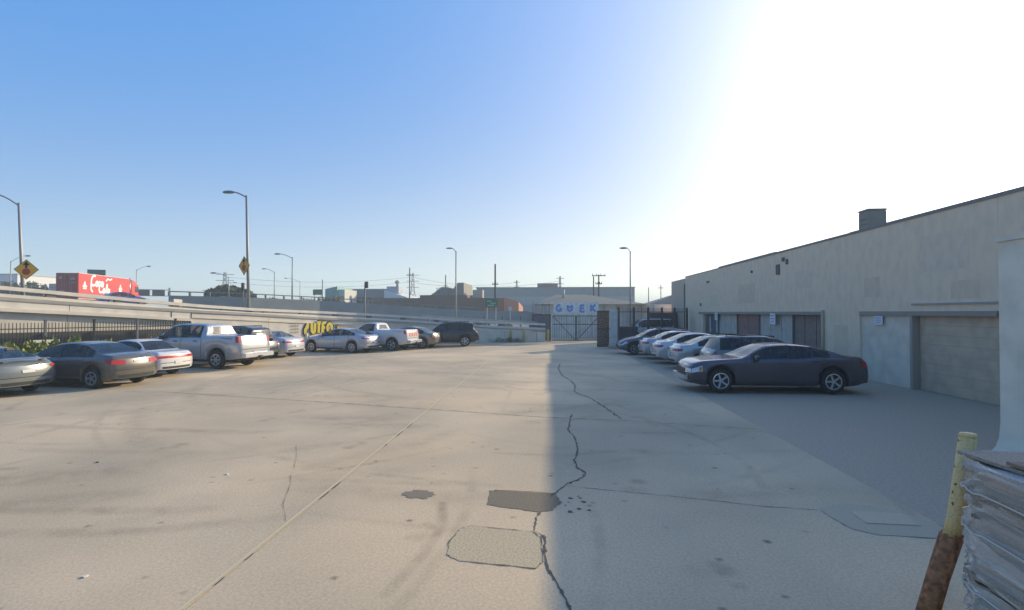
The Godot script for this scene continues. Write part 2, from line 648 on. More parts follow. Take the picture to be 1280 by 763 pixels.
func cabin(c: Dictionary, root: Node3D) -> void:
	var L: float = c.L
	var u0: float = c.windscreen[0] + 0.1
	var u1: float = c.backlight[1] - 0.05
	var um := (u0 + u1) * 0.5
	var y := prof(c.belt, um) - 0.03
	var hw: float = c.W * 0.5 - 0.13
	var dark := mat(0.035, 0.035, 0.037, 0.8)
	var st := mb()
	box(st, Vector3(L / 2 - um, y - 0.16, 0), Vector3(u1 - u0, 0.26, hw * 2.0))
	part("cabin_floor", st, dark, root)
	st = mb()
	bevel_box(st, Vector3(L / 2 - u0 - 0.22, y + 0.03, 0), Vector3(0.4, 0.16, hw * 1.9), 0.05)
	part("dashboard", st, dark, root)
	var w0: Array = c.windows[0]
	var rows := [lerpf(w0[0], w0[1], 0.78)]
	if c.windows.size() > 1:
		rows.append(lerpf(c.windows[1][0], c.windows[1][1], 0.85))
	for r in rows:
		for sd in [1.0, -1.0]:
			st = mb()
			bevel_box(st, Vector3(L / 2 - r, y + 0.10, sd * hw * 0.5), Vector3(0.14, 0.36, 0.46), 0.05)
			bevel_box(st, Vector3(L / 2 - r - 0.05, y + 0.36, sd * hw * 0.5), Vector3(0.09, 0.17, 0.25), 0.035)
			part("seat", st, mat(0.09, 0.085, 0.08, 0.85), root)

func car(called: String, label: String, category: String, group: String, at: Vector3, turn_deg: float, c: Dictionary) -> Node3D:
	var root := thing(called, label, category, at, deg_to_rad(turn_deg), group)
	var L: float = c.L
	var col: Material = c.color
	var glass: Material = tinted(c.get("tint", 0.55))
	var glass2: Material = c.get("glass", glass)
	var black := mat(0.012, 0.012, 0.013, 0.5)
	var st := mb(0)
	var us := car_stations(c, 0.0, L)
	var rings := []
	for u in us:
		rings.append(ring(c, u))
	for sd in [1.0, -1.0]:
		for i in us.size() - 1:
			for k in range(1, 13):
				if glazed(c, (us[i] + us[i + 1]) * 0.5, k):
					continue
				var a := car_xyz(c, us[i], rings[i][k].x * sd, rings[i][k].y)
				var b := car_xyz(c, us[i], rings[i][k + 1].x * sd, rings[i][k + 1].y)
				var d := car_xyz(c, us[i + 1], rings[i + 1][k].x * sd, rings[i + 1][k].y)
				var e := car_xyz(c, us[i + 1], rings[i + 1][k + 1].x * sd, rings[i + 1][k + 1].y)
				if sd > 0:
					quad(st, d, e, b, a)
				else:
					quad(st, a, b, e, d)
	end_patch(st, c, false, -1, 1, 1, 13, 0.0, 10, 12)
	end_patch(st, c, true, -1, 1, 1, 13, 0.0, 10, 12)
	part("body", st, col, root)
	st = mb()
	for i in us.size() - 1:
		var z0: float = rings[i][1].x
		var z1: float = rings[i + 1][1].x
		quad(st, car_xyz(c, us[i], z0, rings[i][1].y), car_xyz(c, us[i], -z0, rings[i][1].y), car_xyz(c, us[i + 1], -z1, rings[i + 1][1].y), car_xyz(c, us[i + 1], z1, rings[i + 1][1].y))
	box(st, Vector3(0, c.wr + 0.16, 0), Vector3(L * 0.86, 0.5, c.W - 0.56))
	part("underbody", st, black, root)
	cabin(c, root)
	# glass
	if c.has("windscreen"):
		st = mb(0)
		top_patch(st, c, c.windscreen[0], c.windscreen[1], 10.9)
		part("windscreen", st, glass, root)
	if c.has("backlight"):
		st = mb(0)
		top_patch(st, c, c.backlight[0], c.backlight[1], c.get("back_v", 10.95))
		part("rear_window", st, c.get("rear_glass", glass), root)
	for sd in [1.0, -1.0]:
		if c.has("dlo"):
			st = mb(0)
			side_patch(st, c, sd, c.dlo[0], c.dlo[1], 7.7, 8.0, 0.003, 1)
			side_patch(st, c, sd, c.dlo[0], c.dlo[1], 10.0, 10.15, 0.003, 1)
			var edge: float = c.dlo[0]
			for w in c.windows:
				side_patch(st, c, sd, edge, w[0], 8.0, 10.0, 0.003, 3)
				edge = w[1]
			if c.dlo[1] > edge + 0.02:
				side_patch(st, c, sd, edge, c.dlo[1], 8.0, 10.0, 0.003, 3)
			part("window_surround", st, c.get("dlo_mat", black), root)
		for w in c.get("windows", []):
			st = mb(0)
			side_patch(st, c, sd, w[0], w[1], 8.0, 10.0, 0.004, 4, w[2] if w.size() > 2 else 0.0)
			part("side_window", st, glass2, root)
		st = mb()
		for d in c.get("seams", []):
			side_patch(st, c, sd, d - 0.011, d + 0.011, 2.2, 7.5, 0.004, 8)
		if c.has("sill"):
			side_patch(st, c, sd, c.sill[0], c.sill[1], 2.0, 2.35, 0.004, 2)
		part("door_seam", st, black, root)
		for d in c.get("handles", []):
			st = mb()
			var p := car_p(c, d, 5.2, sd)
			bevel_box(st, p + Vector3(0, 0, sd * 0.012), Vector3(0.2, 0.035, 0.03), 0.008)
			part("door_handle", st, c.get("handle_mat", col), root)
		if c.has("mirror"):
			st = mb(0)
			var p := car_p(c, c.mirror, 7.6, sd)
			loft(st, [[p + Vector3(0.06, -0.02, sd * 0.04), p + Vector3(0.06, -0.02, sd * 0.2), p + Vector3(-0.03, -0.02, sd * 0.2), p + Vector3(-0.03, -0.02, sd * 0.0)] if sd > 0 else [p + Vector3(-0.03, -0.02, 0), p + Vector3(-0.03, -0.02, -0.2), p + Vector3(0.06, -0.02, -0.2), p + Vector3(0.06, -0.02, -0.04)],
				[p + Vector3(0.07, 0.14, sd * 0.07), p + Vector3(0.05, 0.13, sd * 0.22), p + Vector3(-0.04, 0.13, sd * 0.22), p + Vector3(-0.04, 0.14, sd * 0.06)] if sd > 0 else [p + Vector3(-0.04, 0.14, -0.06), p + Vector3(-0.04, 0.13, -0.22), p + Vector3(0.05, 0.13, -0.22), p + Vector3(0.07, 0.14, -0.07)]])
			part("wing_mirror", st, c.get("mirror_mat", col), root)
		# lamps
		if c.has("tail_lamp"):
			var t: Array = c.tail_lamp  # [length along side, v0, v1, inner w]
			st = mb(0)
			side_patch(st, c, sd, L - t[0], L - 0.004, t[1], t[2], 0.008, 4)
			end_patch(st, c, true, t[3] * sd if sd > 0 else -1.0, 1.0 if sd > 0 else t[3] * sd, t[1], t[2], 0.010, 4, 4)
			part("tail_lamp", st, mat(0.42, 0.022, 0.018, 0.15), root)
		if c.has("head_lamp"):
			var t: Array = c.head_lamp
			st = mb(0)
			side_patch(st, c, sd, 0.004, t[0], t[1], t[2], 0.008, 4)
			end_patch(st, c, false, t[3] * sd if sd > 0 else -1.0, 1.0 if sd > 0 else t[3] * sd, t[1], t[2], 0.010, 4, 4)
			part("head_lamp", st, mat(0.55, 0.56, 0.58, 0.1, 0.3), root)
			if c.get("amber", false):
				st = mb(0)
				side_patch(st, c, sd, 0.26, 0.40, t[1] + 0.15, t[2] - 0.4, 0.014, 3)
				part("side_marker", st, mat(0.6, 0.2, 0.03, 0.25), root)
	if c.has("lamp_bar"):
		st = mb(0)
		end_patch(st, c, true, -0.9, 0.9, c.lamp_bar[0], c.lamp_bar[1], 0.007, 8, 3)
		part("reflector_bar", st, mat(0.45, 0.03, 0.03, 0.2), root)
	st = mb(0)
	end_patch(st, c, false, -0.62, 0.62, 3.1, 5.3, 0.006, 8, 4)
	part("grille", st, black, root)
	if c.has("front_band"):
		st = mb()
		box(st, Vector3(L / 2 + 0.0, 0.44, 0), Vector3(0.12, 0.13, c.W * 0.72))
		part("bumper_bar", st, mat(0.6, 0.6, 0.62, 0.2, 0.8), root)
	st = mb(0)
	end_patch(st, c, true, -0.8, 0.8, 1.9, 2.6, 0.006, 8, 2)
	part("rear_valance", st, c.get("valance", mat(0.03, 0.03, 0.03, 0.6)), root)
	if c.has("plate"):
		st = mb()
		end_patch(st, c, true, -0.20, 0.20, c.plate, c.plate + 0.62, 0.016, 4, 1)
		part("licence_plate", st, mat(0.6, 0.6, 0.6, 0.9), root)
	if c.has("boot_seam"):
		st = mb()
		end_patch(st, c, true, -0.86, 0.86, c.boot_seam, c.boot_seam + 0.09, 0.004, 8, 1)
		part("boot_seam", st, black, root)
	if c.has("spoiler"):
		st = mb()
		var p := car_p(c, L - 0.16, 13.0, 1)
		bevel_box(st, p + Vector3(0.0, 0.05, 0), Vector3(0.2, 0.03, c.W * 0.78), 0.012)
		box(st, p + Vector3(0.02, 0.02, 0.5), Vector3(0.12, 0.06, 0.06))
		box(st, p + Vector3(0.02, 0.02, -0.5), Vector3(0.12, 0.06, 0.06))
		part("spoiler", st, col, root)
	if c.has("rails"):
		for sd in [1.0, -1.0]:
			st = mb()
			var a := car_p(c, c.rails[0], 11.2, sd) + Vector3(0, 0.05, 0)
			var b := car_p(c, c.rails[1], 11.2, sd) + Vector3(0, 0.05, 0)
			tube(st, a, b, 0.018)
			tube(st, a, a - Vector3(0, 0.07, 0), 0.018)
			tube(st, b, b - Vector3(0, 0.07, 0), 0.018)
			part("roof_rail", st, black, root)
	# wheels
	var wm := wheel_meshes(c.wr, c.get("rim", 0))
	for w in c.wheels:
		for sd in [1.0, -1.0]:
			var o := Node3D.new()
			o.name = "wheel"
			root.add_child(o, true)
			o.position = Vector3(L * 0.5 - w, c.wr, sd * (c.W * 0.5 - 0.125))
			o.rotation.x = PI / 2 * sd
			mi("tyre", wm[0], mat(0.018, 0.018, 0.019, 0.85), o)
			mi("rim", wm[1], c.get("rim_mat", mat(0.5, 0.51, 0.53, 0.3, 0.7)), o)
	return root

func sedan(o := {}) -> Dictionary:
	var c := {
		"L": 4.6, "W": 1.77, "base": 0.2, "wr": 0.325, "roof": 0.56,
		"top": [[0.0, 0.66], [0.06, 0.72], [0.5, 0.83], [1.0, 0.94], [1.25, 0.99], [1.75, 1.25], [2.15, 1.40], [2.65, 1.45], [3.15, 1.40], [3.55, 1.25], [3.95, 1.08], [4.2, 1.05], [4.5, 1.03], [4.56, 0.98], [4.6, 0.92]],
		"belt": [[0.0, 0.60], [0.3, 0.70], [1.2, 0.88], [2.5, 0.92], [3.9, 0.97], [4.6, 0.88]],
		"wheels": [0.93, 3.63], "windscreen": [1.28, 2.08], "backlight": [3.22, 3.92], "dlo": [1.5, 3.72],
		"windows": [[1.58, 2.42], [2.48, 3.20], [3.25, 3.52]], "seams": [1.36, 2.45, 3.42], "handles": [2.22, 3.18], "mirror": 1.62,
		"tail_lamp": [0.22, 4.3, 6.0, 0.62], "head_lamp": [0.5, 4.4, 6.0, 0.55], "plate": 4.6, "boot_seam": 3.4, "sill": [1.35, 3.2],
	}
	c.merge(o, true)
	return c

func suv(o := {}) -> Dictionary:
	var c := {
		"L": 4.8, "W": 1.9, "base": 0.26, "wr": 0.37, "roof": 0.66, "tail_up": 0.16,
		"top": [[0.0, 0.78], [0.06, 0.86], [0.5, 0.98], [1.15, 1.08], [1.35, 1.12], [1.8, 1.45], [2.1, 1.64], [2.7, 1.73], [3.8, 1.72], [4.3, 1.66], [4.42, 1.60], [4.62, 1.30], [4.74, 1.06], [4.8, 0.98]],
		"belt": [[0.0, 0.70], [0.3, 0.84], [1.3, 1.02], [3.0, 1.06], [4.8, 1.06]],
		"wheels": [0.95, 3.78], "windscreen": [1.38, 2.05], "backlight": [4.40, 4.68], "dlo": [1.62, 4.4],
		"windows": [[1.72, 2.58], [2.66, 3.5], [3.58, 4.28]], "seams": [1.5, 2.62, 3.6], "handles": [2.38, 3.38], "mirror": 1.75,
		"tail_lamp": [0.14, 4.6, 6.9, 0.84], "head_lamp": [0.5, 4.5, 6.0, 0.55], "plate": 3.9, "sill": [1.4, 3.3], "tail": 0.1, "rails": [2.2, 4.0],
	}
	c.merge(o, true)
	return c

# ---------------------------------------------------------------- the ramp wall
# lateral, distance, top of rail, top of fascia, ledge
const RAMP := [[-25.5, 14.0, 4.06, 3.55, 2.86], [-23.5, 18.0, 3.71, 3.20, 2.62], [-22.0, 21.0, 3.43, 2.96, 2.41], [-20.5, 24.0, 3.15, 2.72, 2.20], [-19.0, 27.0, 2.87, 2.52, 1.95], [-17.5, 30.0, 2.67, 2.35, 1.76], [-16.5, 32.0, 2.59, 2.21, 1.62], [-15.0, 35.0, 2.48, 2.02, 1.45], [-13.2, 37.3, 2.35, 1.88, 1.36], [-10.5, 39.4, 2.16, 1.67, 1.28], [-7.3, 41.1, 1.88, 1.39, 1.15], [-4.0, 42.4, 1.66, 1.15, 0.98], [-0.2, 43.5, 1.5, 0.98, 0.85]]
var ramp_len := []

func ramp_at(s: float) -> Array:
	# [lateral, distance, rail, fascia, ledge, direction]
	if ramp_len.is_empty():
		ramp_len = [0.0]
		for i in RAMP.size() - 1:
			ramp_len.append(ramp_len[-1] + Vector2(RAMP[i][0], RAMP[i][1]).distance_to(Vector2(RAMP[i + 1][0], RAMP[i + 1][1])))
	var i := 0
	while i < RAMP.size() - 2 and s > ramp_len[i + 1]:
		i += 1
	var f: float = (s - ramp_len[i]) / (ramp_len[i + 1] - ramp_len[i])
	var o := []
	for k in 5:
		o.append(lerpf(RAMP[i][k], RAMP[i + 1][k], f))
	var dirs := []
	for k in RAMP.size() - 1:
		dirs.append(Vector2(RAMP[k + 1][0] - RAMP[k][0], RAMP[k + 1][1] - RAMP[k][1]).normalized())
	var d: Vector2 = dirs[i]
	if f < 0.5 and i > 0:
		d = dirs[i - 1].lerp(dirs[i], 0.5 + f)
	elif f >= 0.5 and i < dirs.size() - 1:
		d = dirs[i].lerp(dirs[i + 1], f - 0.5)
	o.append(d.normalized())
	return o

# offset towards the yard
func ramp_p(s: float, off: float, y: float) -> Vector3:
	var q := ramp_at(s)
	var d: Vector2 = q[5]
	return V(q[0] + d.y * off, y, q[1] - d.x * off)

# a curved bar along the wall; ya/yb are functions of the ramp_at row
func ramp_bar(st: SurfaceTool, s0: float, s1: float, o0: float, o1: float, lo: Callable, hi: Callable, step := 1.5) -> void:
	var n := maxi(1, int(round((s1 - s0) / step)))
	for i in n:
		var a := lerpf(s0, s1, float(i) / n)
		var b := lerpf(s0, s1, float(i + 1) / n)
		var A := ramp_at(a)
		var B := ramp_at(b)
		hexa(st, [ramp_p(a, o0, lo.call(A)), ramp_p(b, o0, lo.call(B)), ramp_p(b, o1, lo.call(B)), ramp_p(a, o1, lo.call(A)),
			ramp_p(a, o0, hi.call(A)), ramp_p(b, o0, hi.call(B)), ramp_p(b, o1, hi.call(B)), ramp_p(a, o1, hi.call(A))])

func ramp_s(lat: float) -> float:
	var best := 0.0
	for k in 1000:
		var s: float = k * 0.05
		if ramp_at(s)[0] <= lat:
			best = s
	return best

func strokes(st: SurfaceTool, list: Array, w: float, o: Vector3, u: Vector3, v: Vector3) -> void:
	# each stroke is outlined whole and laid a little above the one before
	var n := u.cross(v).normalized()
	var k := 0
	for p in list:
		var runs := [p]
		if p.size() > 8:
			var h := int(p.size() / 2)
			runs = [p.slice(0, h + 1), p.slice(h)]
		for q in runs:
			for poly in Geometry2D.offset_polyline(PackedVector2Array(q), w * 0.5, Geometry2D.JOIN_ROUND, Geometry2D.END_ROUND):
				var ix := Geometry2D.triangulate_polygon(poly)
				var oo := o + n * 0.0012 * k
				for t in range(0, ix.size(), 3):
					var a: Vector2 = poly[ix[t]]
					var b: Vector2 = poly[ix[t + 1]]
					var c: Vector2 = poly[ix[t + 2]]
					if (b - a).cross(c - a) > 0.0:
						var x := b
						b = c
						c = x
					tri(st, oo + u * a.x + v * a.y, oo + u * b.x + v * b.y, oo + u * c.x + v * c.y)
			k += 1

func circle_pts(c: Vector2, rx: float, ry: float, a0 := 0.0, a1 := 360.0, n := 16) -> Array:
	var o := []
	for i in n + 1:
		var t := deg_to_rad(lerpf(a0, a1, float(i) / n))
		o.append(c + Vector2(cos(t) * rx, sin(t) * ry))
	return o

func build_ramp() -> void:
	var conc := mat(0.72, 0.65, 0.53, 0.9, 0, "blotch", 0.22)
	var conc2 := mat(0.76, 0.69, 0.57, 0.9, 0, "blotch", 0.3)
	var dark := mat(0.07, 0.07, 0.07, 0.85, 0, "blotch", 0.4)
	var wall := thing("ramp_wall", "long curving concrete retaining wall of the raised ramp with open rail", "wall")
	var s_end: float = 0.0
	ramp_at(0.0)
	s_end = ramp_len[-1]
	var s_step: float = ramp_s(-19.0)
	# lower panels: recessed behind the fence, flush further right
	var s := 0.0
	while s < s_end - 0.1:
		var e := minf(s + 4.6, s_end)
		if s < s_step - 0.01 and e > s_step:
			e = s_step
		if s_step - e < 1.0 and s_step - e > 0.0:
			e = s_step
		var rec := e <= s_step + 0.01
		var st := mb()
		ramp_bar(st, s + 0.012, e - 0.012, -0.9, -0.20 if rec else -0.02, func(q): return -0.1, func(q): return q[4] - 0.02 if rec else q[3] - 0.16)
		part("concrete_panel", st, conc, wall)
		if rec:
			st = mb()
			ramp_bar(st, s + 0.02, e - 0.02, -0.198, -0.185, func(q): return 0.0, func(q): return 1.55)
			part("dark_painted_band", st, dark, wall)
			st = mb()
			ramp_bar(st, s + 0.012, e - 0.012, -0.9, 0.0, func(q): return q[4] + 0.12, func(q): return q[3] - 0.1)
			part("fascia_panel", st, conc2, wall)
			st = mb()
			ramp_bar(st, s, e, -0.9, 0.06, func(q): return q[4] - 0.02, func(q): return q[4] + 0.13)
			part("ledge", st, conc, wall)
		s = e
	var st := mb()
	ramp_bar(st, s_step, s_end, -0.3, 0.03, func(q): return q[4] + 0.16, func(q): return q[4] + 0.22)
	part("ledge", st, conc, wall)
	# dark niche at the right end of the recess
	# kerb and rail
	st = mb()
	ramp_bar(st, 0, s_end, -0.55, 0.04, func(q): return q[3] - 0.12, func(q): return q[3] + 0.02)
	part("coping", st, mat(0.40, 0.37, 0.32, 0.9, 0, "blotch", 0.25), wall)
	st = mb()
	ramp_bar(st, 0, s_end, -0.42, -0.08, func(q): return q[2] - 0.16, func(q): return q[2])
	part("rail_beam", st, conc2, wall)
	st = mb()
	ramp_bar(st, 0, s_end, -0.36, -0.10, func(q): return q[3] + 0.02, func(q): return minf(q[3] + 0.16, q[2] - 0.25))
	part("kerb_upstand", st, conc2, wall)
	s = 0.8
	while s < s_end:
		var q := ramp_at(s)
		st = mb()
		var p := ramp_p(s, -0.24, (q[3] + q[2] - 0.16) * 0.5)
		var d: Vector2 = q[5]
		box(st, p, Vector3(0.34, q[2] - q[3] - 0.16, 0.24), atan2(d.y, d.x))
		part("rail_post", st, mat(0.16, 0.15, 0.13, 0.9), wall)
		s += 2.6
	# rain streaks and joint drips: narrow dark strips below two joints
	for k in [ramp_s(-19.45), ramp_s(-19.0)]:
		st = mb()
		ramp_bar(st, k - 0.02, k + 0.02, 0.0, 0.012, func(q): return q[4] + 0.13, func(q): return q[3] + 0.01)
		part("joint_strip", st, dark, wall)
	# the road on top
	st = mb()
	var n := 24
	for i in n:
		var a := s_end * i / n
		var b := s_end * (i + 1) / n
		var A := ramp_at(a)
		var B := ramp_at(b)
		var wa := lerpf(11.0, 13.0, float(i) / n)
		hexa(st, [ramp_p(a, -wa, -0.2), ramp_p(b, -wa, -0.2), ramp_p(b, -0.56, -0.2), ramp_p(a, -0.56, -0.2),
			ramp_p(a, -wa, A[3] - 0.32), ramp_p(b, -wa, B[3] - 0.32), ramp_p(b, -0.56, B[3] - 0.32), ramp_p(a, -0.56, A[3] - 0.32)])
	structure("ramp_road", st, mat(0.16, 0.16, 0.165, 0.9, 0, "rough", 0.3))
	# graffiti, sprayed flat on the panel face
	var g0: float = ramp_s(-15.85)
	var o := ramp_p(g0, 0.0, 0.86)
	var ux := (ramp_p(g0 + 2.4, 0.0, 0.86) - o)
	var wdt := ux.length()
	ux = ux.normalized()
	var nrm := ux.cross(Vector3.UP)
	var L := [
		circle_pts(Vector2(0.30, 0.32), 0.17, 0.24, 60, 300), [Vector2(0.22, 0.55), Vector2(0.36, 0.82)],
		[Vector2(0.62, 0.85), Vector2(0.64, 0.3), Vector2(0.76, 0.2), Vector2(0.86, 0.3), Vector2(0.88, 0.85)],
		[Vector2(1.04, 0.86), Vector2(1.32, 0.86)], [Vector2(1.18, 0.84), Vector2(1.16, 0.2)],
		[Vector2(1.46, 0.2), Vector2(1.48, 0.84), Vector2(1.72, 0.86)], [Vector2(1.48, 0.52), Vector2(1.66, 0.54)],
		circle_pts(Vector2(2.04, 0.5), 0.19, 0.28),
	]
	var gr := thing("graffiti_piece", "yellow bubble letter graffiti with black outline on the ramp wall above the silver sedan", "graffiti", o, 0.0)
	st = mb()
	strokes(st, L, 0.34, nrm * 0.016, ux, Vector3.UP)
	part("black_outline", st, mat(0.02, 0.02, 0.02, 0.8), gr)
	st = mb()
	strokes(st, L, 0.20, nrm * 0.042, ux, Vector3.UP)
	part("yellow_fill", st, mat(0.72, 0.56, 0.07, 0.75), gr)
	st = mb()
	strokes(st, [[Vector2(1.98, 0.42), Vector2(2.08, 0.6)]], 0.05, nrm * 0.062, ux, Vector3.UP)
	part("white_highlight", st, mat(0.75, 0.75, 0.72, 0.7), gr)
	var g1 := ramp_p(g0 + 2.75, 0.0, 1.35)
	gr = thing("graffiti_piece", "small round yellow and brown spray blob right of the bubble letters", "graffiti", g1)
	st = mb()
	strokes(st, [circle_pts(Vector2(0.0, 0.0), 0.16, 0.15), [Vector2(-0.26, 0.14), Vector2(-0.05, 0.1)]], 0.13, nrm * 0.016, ux, Vector3.UP)
	part("black_outline", st, mat(0.10, 0.06, 0.02, 0.8), gr)
	st = mb()
	strokes(st, [circle_pts(Vector2(0.02, 0.0), 0.09, 0.08)], 0.14, nrm * 0.042, ux, Vector3.UP)
	part("yellow_fill", st, mat(0.55, 0.36, 0.07, 0.75), gr)
	var g2: float = ramp_s(-16.3)
	st = mb()
	var o2 := ramp_p(g2, 0.0, 0.95)
	var u2 := (ramp_p(g2 + 0.7, 0.0, 0.95) - o2).normalized()
	var sc := []
	for r in 4:
		for k in 3:
			var b := Vector2(0.05 + k * 0.22, 0.12 + r * 0.2)
			sc.append([b, b + Vector2(0.05, 0.13), b + Vector2(0.11, 0.02), b + Vector2(0.16, 0.13)])
	strokes(st, sc, 0.028, o2 + u2.cross(Vector3.UP) * 0.014, u2, Vector3.UP)
	tag(part("graffiti_scribble", st, mat(0.12, 0.12, 0.12, 0.85), self), "thin grey scribbled tag on the ramp wall left of the yellow graffiti", "graffiti")

	# iron fence before the recessed wall
	var iron := mat(0.02, 0.02, 0.022, 0.5)
	var fence := thing("picket_fence", "black iron picket fence in front of the ramp wall behind the left cars", "fence")
	s = 1.2
	var k := 0
	var pk := BoxMesh.new()
	pk.size = Vector3(0.022, 1.9, 0.022)
	while s < s_step - 0.3:
		var q := ramp_at(s)
		var d: Vector2 = q[5]
		var yaw := atan2(d.y, d.x)
		if k % 15 == 0:
			st = mb()
			bevel_box(st, ramp_p(s, 0.42, 1.02), Vector3(0.09, 2.06, 0.09), 0.01, yaw)
			bevel_box(st, ramp_p(s, 0.42, 2.07), Vector3(0.12, 0.04, 0.12), 0.01, yaw)
			part("fence_post", st, mat(0.13, 0.13, 0.13, 0.6) if k % 30 == 0 else iron, fence)
		else:
			var b := mi("picket", pk, iron, fence, ramp_p(s, 0.42, 1.02))
			b.rotation.y = yaw
		s += 0.117
		k += 1
	for y in [0.25, 1.05, 1.72]:
		st = mb()
		ramp_bar(st, 1.0, s_step - 0.4, 0.40, 0.44, func(q): return y - 0.02, func(q): return y + 0.02)
		part("rail", st, iron, fence)
	st = mb()
	var sp: float = ramp_s(-22.0)
	ramp_bar(st, sp, sp + 0.9, 0.455, 0.465, func(q): return 1.12, func(q): return 1.24)
	tag(part("fence_notice", st, mat(0.7, 0.69, 0.64, 0.6), self), "thin pale plate fixed to the black picket fence", "sign")
	st = mb()
	sp = ramp_s(-19.32)
	ramp_bar(st, sp, sp + 0.28, -0.18, -0.15, func(q): return 1.05, func(q): return 1.62)
	tag(part("wall_notice", st, mat(0.74, 0.74, 0.70, 0.6), self), "small white upright notice on the wall at the right end of the fence", "sign")
	# sprayed marks on the dark band
	var tags := thing("graffiti_scribble", "grey scrawled tags on the dark lower wall behind the picket fence", "graffiti")
	for j in 16:
		var a := 3.0 + j * 0.72
		var oo := ramp_p(a, -0.185, 0.62)
		var uu := (ramp_p(a + 0.5, -0.185, 0.62) - oo).normalized()
		var pts := []
		for i in 7:
			pts.append(Vector2(i * 0.09, rng.randf_range(0.0, 0.6)))
		st = mb()
		ribbon(st, pts, 0.035, oo + uu.cross(Vector3.UP) * 0.012, uu, Vector3.UP)
		part("spray_tag", st, mat(0.26, 0.28, 0.33, 0.8), tags)

# ---------------------------------------------------------------- street furniture
func street_light(base: Vector3, height: float, arm: Vector2, label: String, r := 0.09, lean := 0.0) -> Node3D:
	var o := thing("street_light", label, "street lamp", base, 0.0, "street lights on the ramp and freeway")
	var gal := mat(0.30, 0.30, 0.29, 0.55, 0.3)
	var st := mb(0)
	var top := Vector3(lean, height, 0)
	tube(st, Vector3.ZERO, top, r, r * 0.62, 10)
	part("pole", st, gal, o)
	st = mb()
	bevel_box(st, Vector3(0, 0.12, 0), Vector3(r * 3.4, 0.24, r * 3.4), 0.03)
	part("pole_base", st, gal, o)
	st = mb(0)
	var dir := Vector3(signf(arm.x), 0, 0)
	var pts := []
	for i in 9:
		var t := i / 8.0
		pts.append(top + dir * absf(arm.x) * t + Vector3(0, arm.y * sin(t * PI * 0.5) - 0.12 * (1 - t), 0))
	path_tube(st, pts, r * 0.42)
	part("arm", st, gal, o)
	var e: Vector3 = pts[-1]
	st = mb(0)
	lathe(st, Vector3.ZERO, [[0.05, -0.09], [0.13, -0.07], [0.17, 0.0], [0.12, 0.06], [0.04, 0.09]], 10)
	var h := part("lamp_head", st, mat(0.22, 0.22, 0.21, 0.5, 0.2), o)
	h.position = e + dir * 0.32
	h.scale = Vector3(2.4, 1, 1)
	return o

func stop_ahead_sign(at: Vector3, yaw: float, half: float, label: String) -> void:
	var o := thing("warning_sign", label, "road sign", at, yaw)
	var st := mb()
	var dia := func(r: float, z: float, t: float) -> SurfaceTool:
		var q := mb()
		var a := [Vector3(0, -r, z), Vector3(r, 0, z), Vector3(0, r, z), Vector3(-r, 0, z)]
		var b := []
		for p in a:
			b.append(p - Vector3(0, 0, t))
		quad(q, a[0], a[3], a[2], a[1])
		quad(q, b[0], b[1], b[2], b[3])
		for i in 4:
			var j := (i + 1) % 4
			quad(q, a[i], a[j], b[j], b[i])
		return q
	part("sign_plate", dia.call(half, 0.0, 0.012), mat(0.02, 0.02, 0.02, 0.6), o)
	part("sign_face", dia.call(half * 0.95, 0.006, 0.004), mat(0.80, 0.40, 0.03, 0.5), o)
	st = mb()
	ribbon(st, [Vector2(0, half * 0.14), Vector2(0, half * 0.5)], half * 0.17, Vector3(0, 0, 0.011), Vector3.RIGHT, Vector3.UP, false)
	ribbon(st, [Vector2(0, half * 0.42), Vector2(0, half * 0.82)], [half * 0.56, 0.01], Vector3(0, 0, 0.011), Vector3.RIGHT, Vector3.UP, false)
	part("arrow", st, mat(0.015, 0.015, 0.015, 0.6), o)
	st = mb()
	var oct := circle_pts(Vector2(0, -half * 0.22), half * 0.34, half * 0.34, 22.5, 382.5, 8)
	for i in 8:
		tri(st, Vector3(0, -half * 0.22, 0.011), Vector3(oct[i + 1].x, oct[i + 1].y, 0.011), Vector3(oct[i].x, oct[i].y, 0.011))
	part("octagon", st, mat(0.45, 0.04, 0.03, 0.5), o)
	st = mb()
	box(st, Vector3(0, 0, -0.04), Vector3(0.3, 0.05, 0.06))
	part("bracket", st, mat(0.3, 0.3, 0.3, 0.5, 0.4), o)

func utility_pole(base: Vector3, h: float, arms: Array, label: String, r := 0.16, wood := true) -> void:
	var o := thing("utility_pole", label, "utility pole", base, 0.0, "utility poles beyond the yard")
	var m := mat(0.07, 0.055, 0.045, 0.9) if wood else mat(0.22, 0.22, 0.22, 0.6)
	var st := mb(0)
	tube(st, Vector3.ZERO, Vector3(0, h, 0), r, r * 0.7, 8)
	part("pole", st, m, o)
	for a in arms:
		st = mb()
		box(st, Vector3(0, h - a[0], 0), Vector3(a[1], 0.12, 0.12))
		for k in 4:
			tube(st, Vector3((k / 3.0 - 0.5) * a[1] * 0.9, h - a[0] + 0.06, 0), Vector3((k / 3.0 - 0.5) * a[1] * 0.9, h - a[0] + 0.28, 0), 0.05, 0.04, 6)
		part("crossarm", st, m, o)

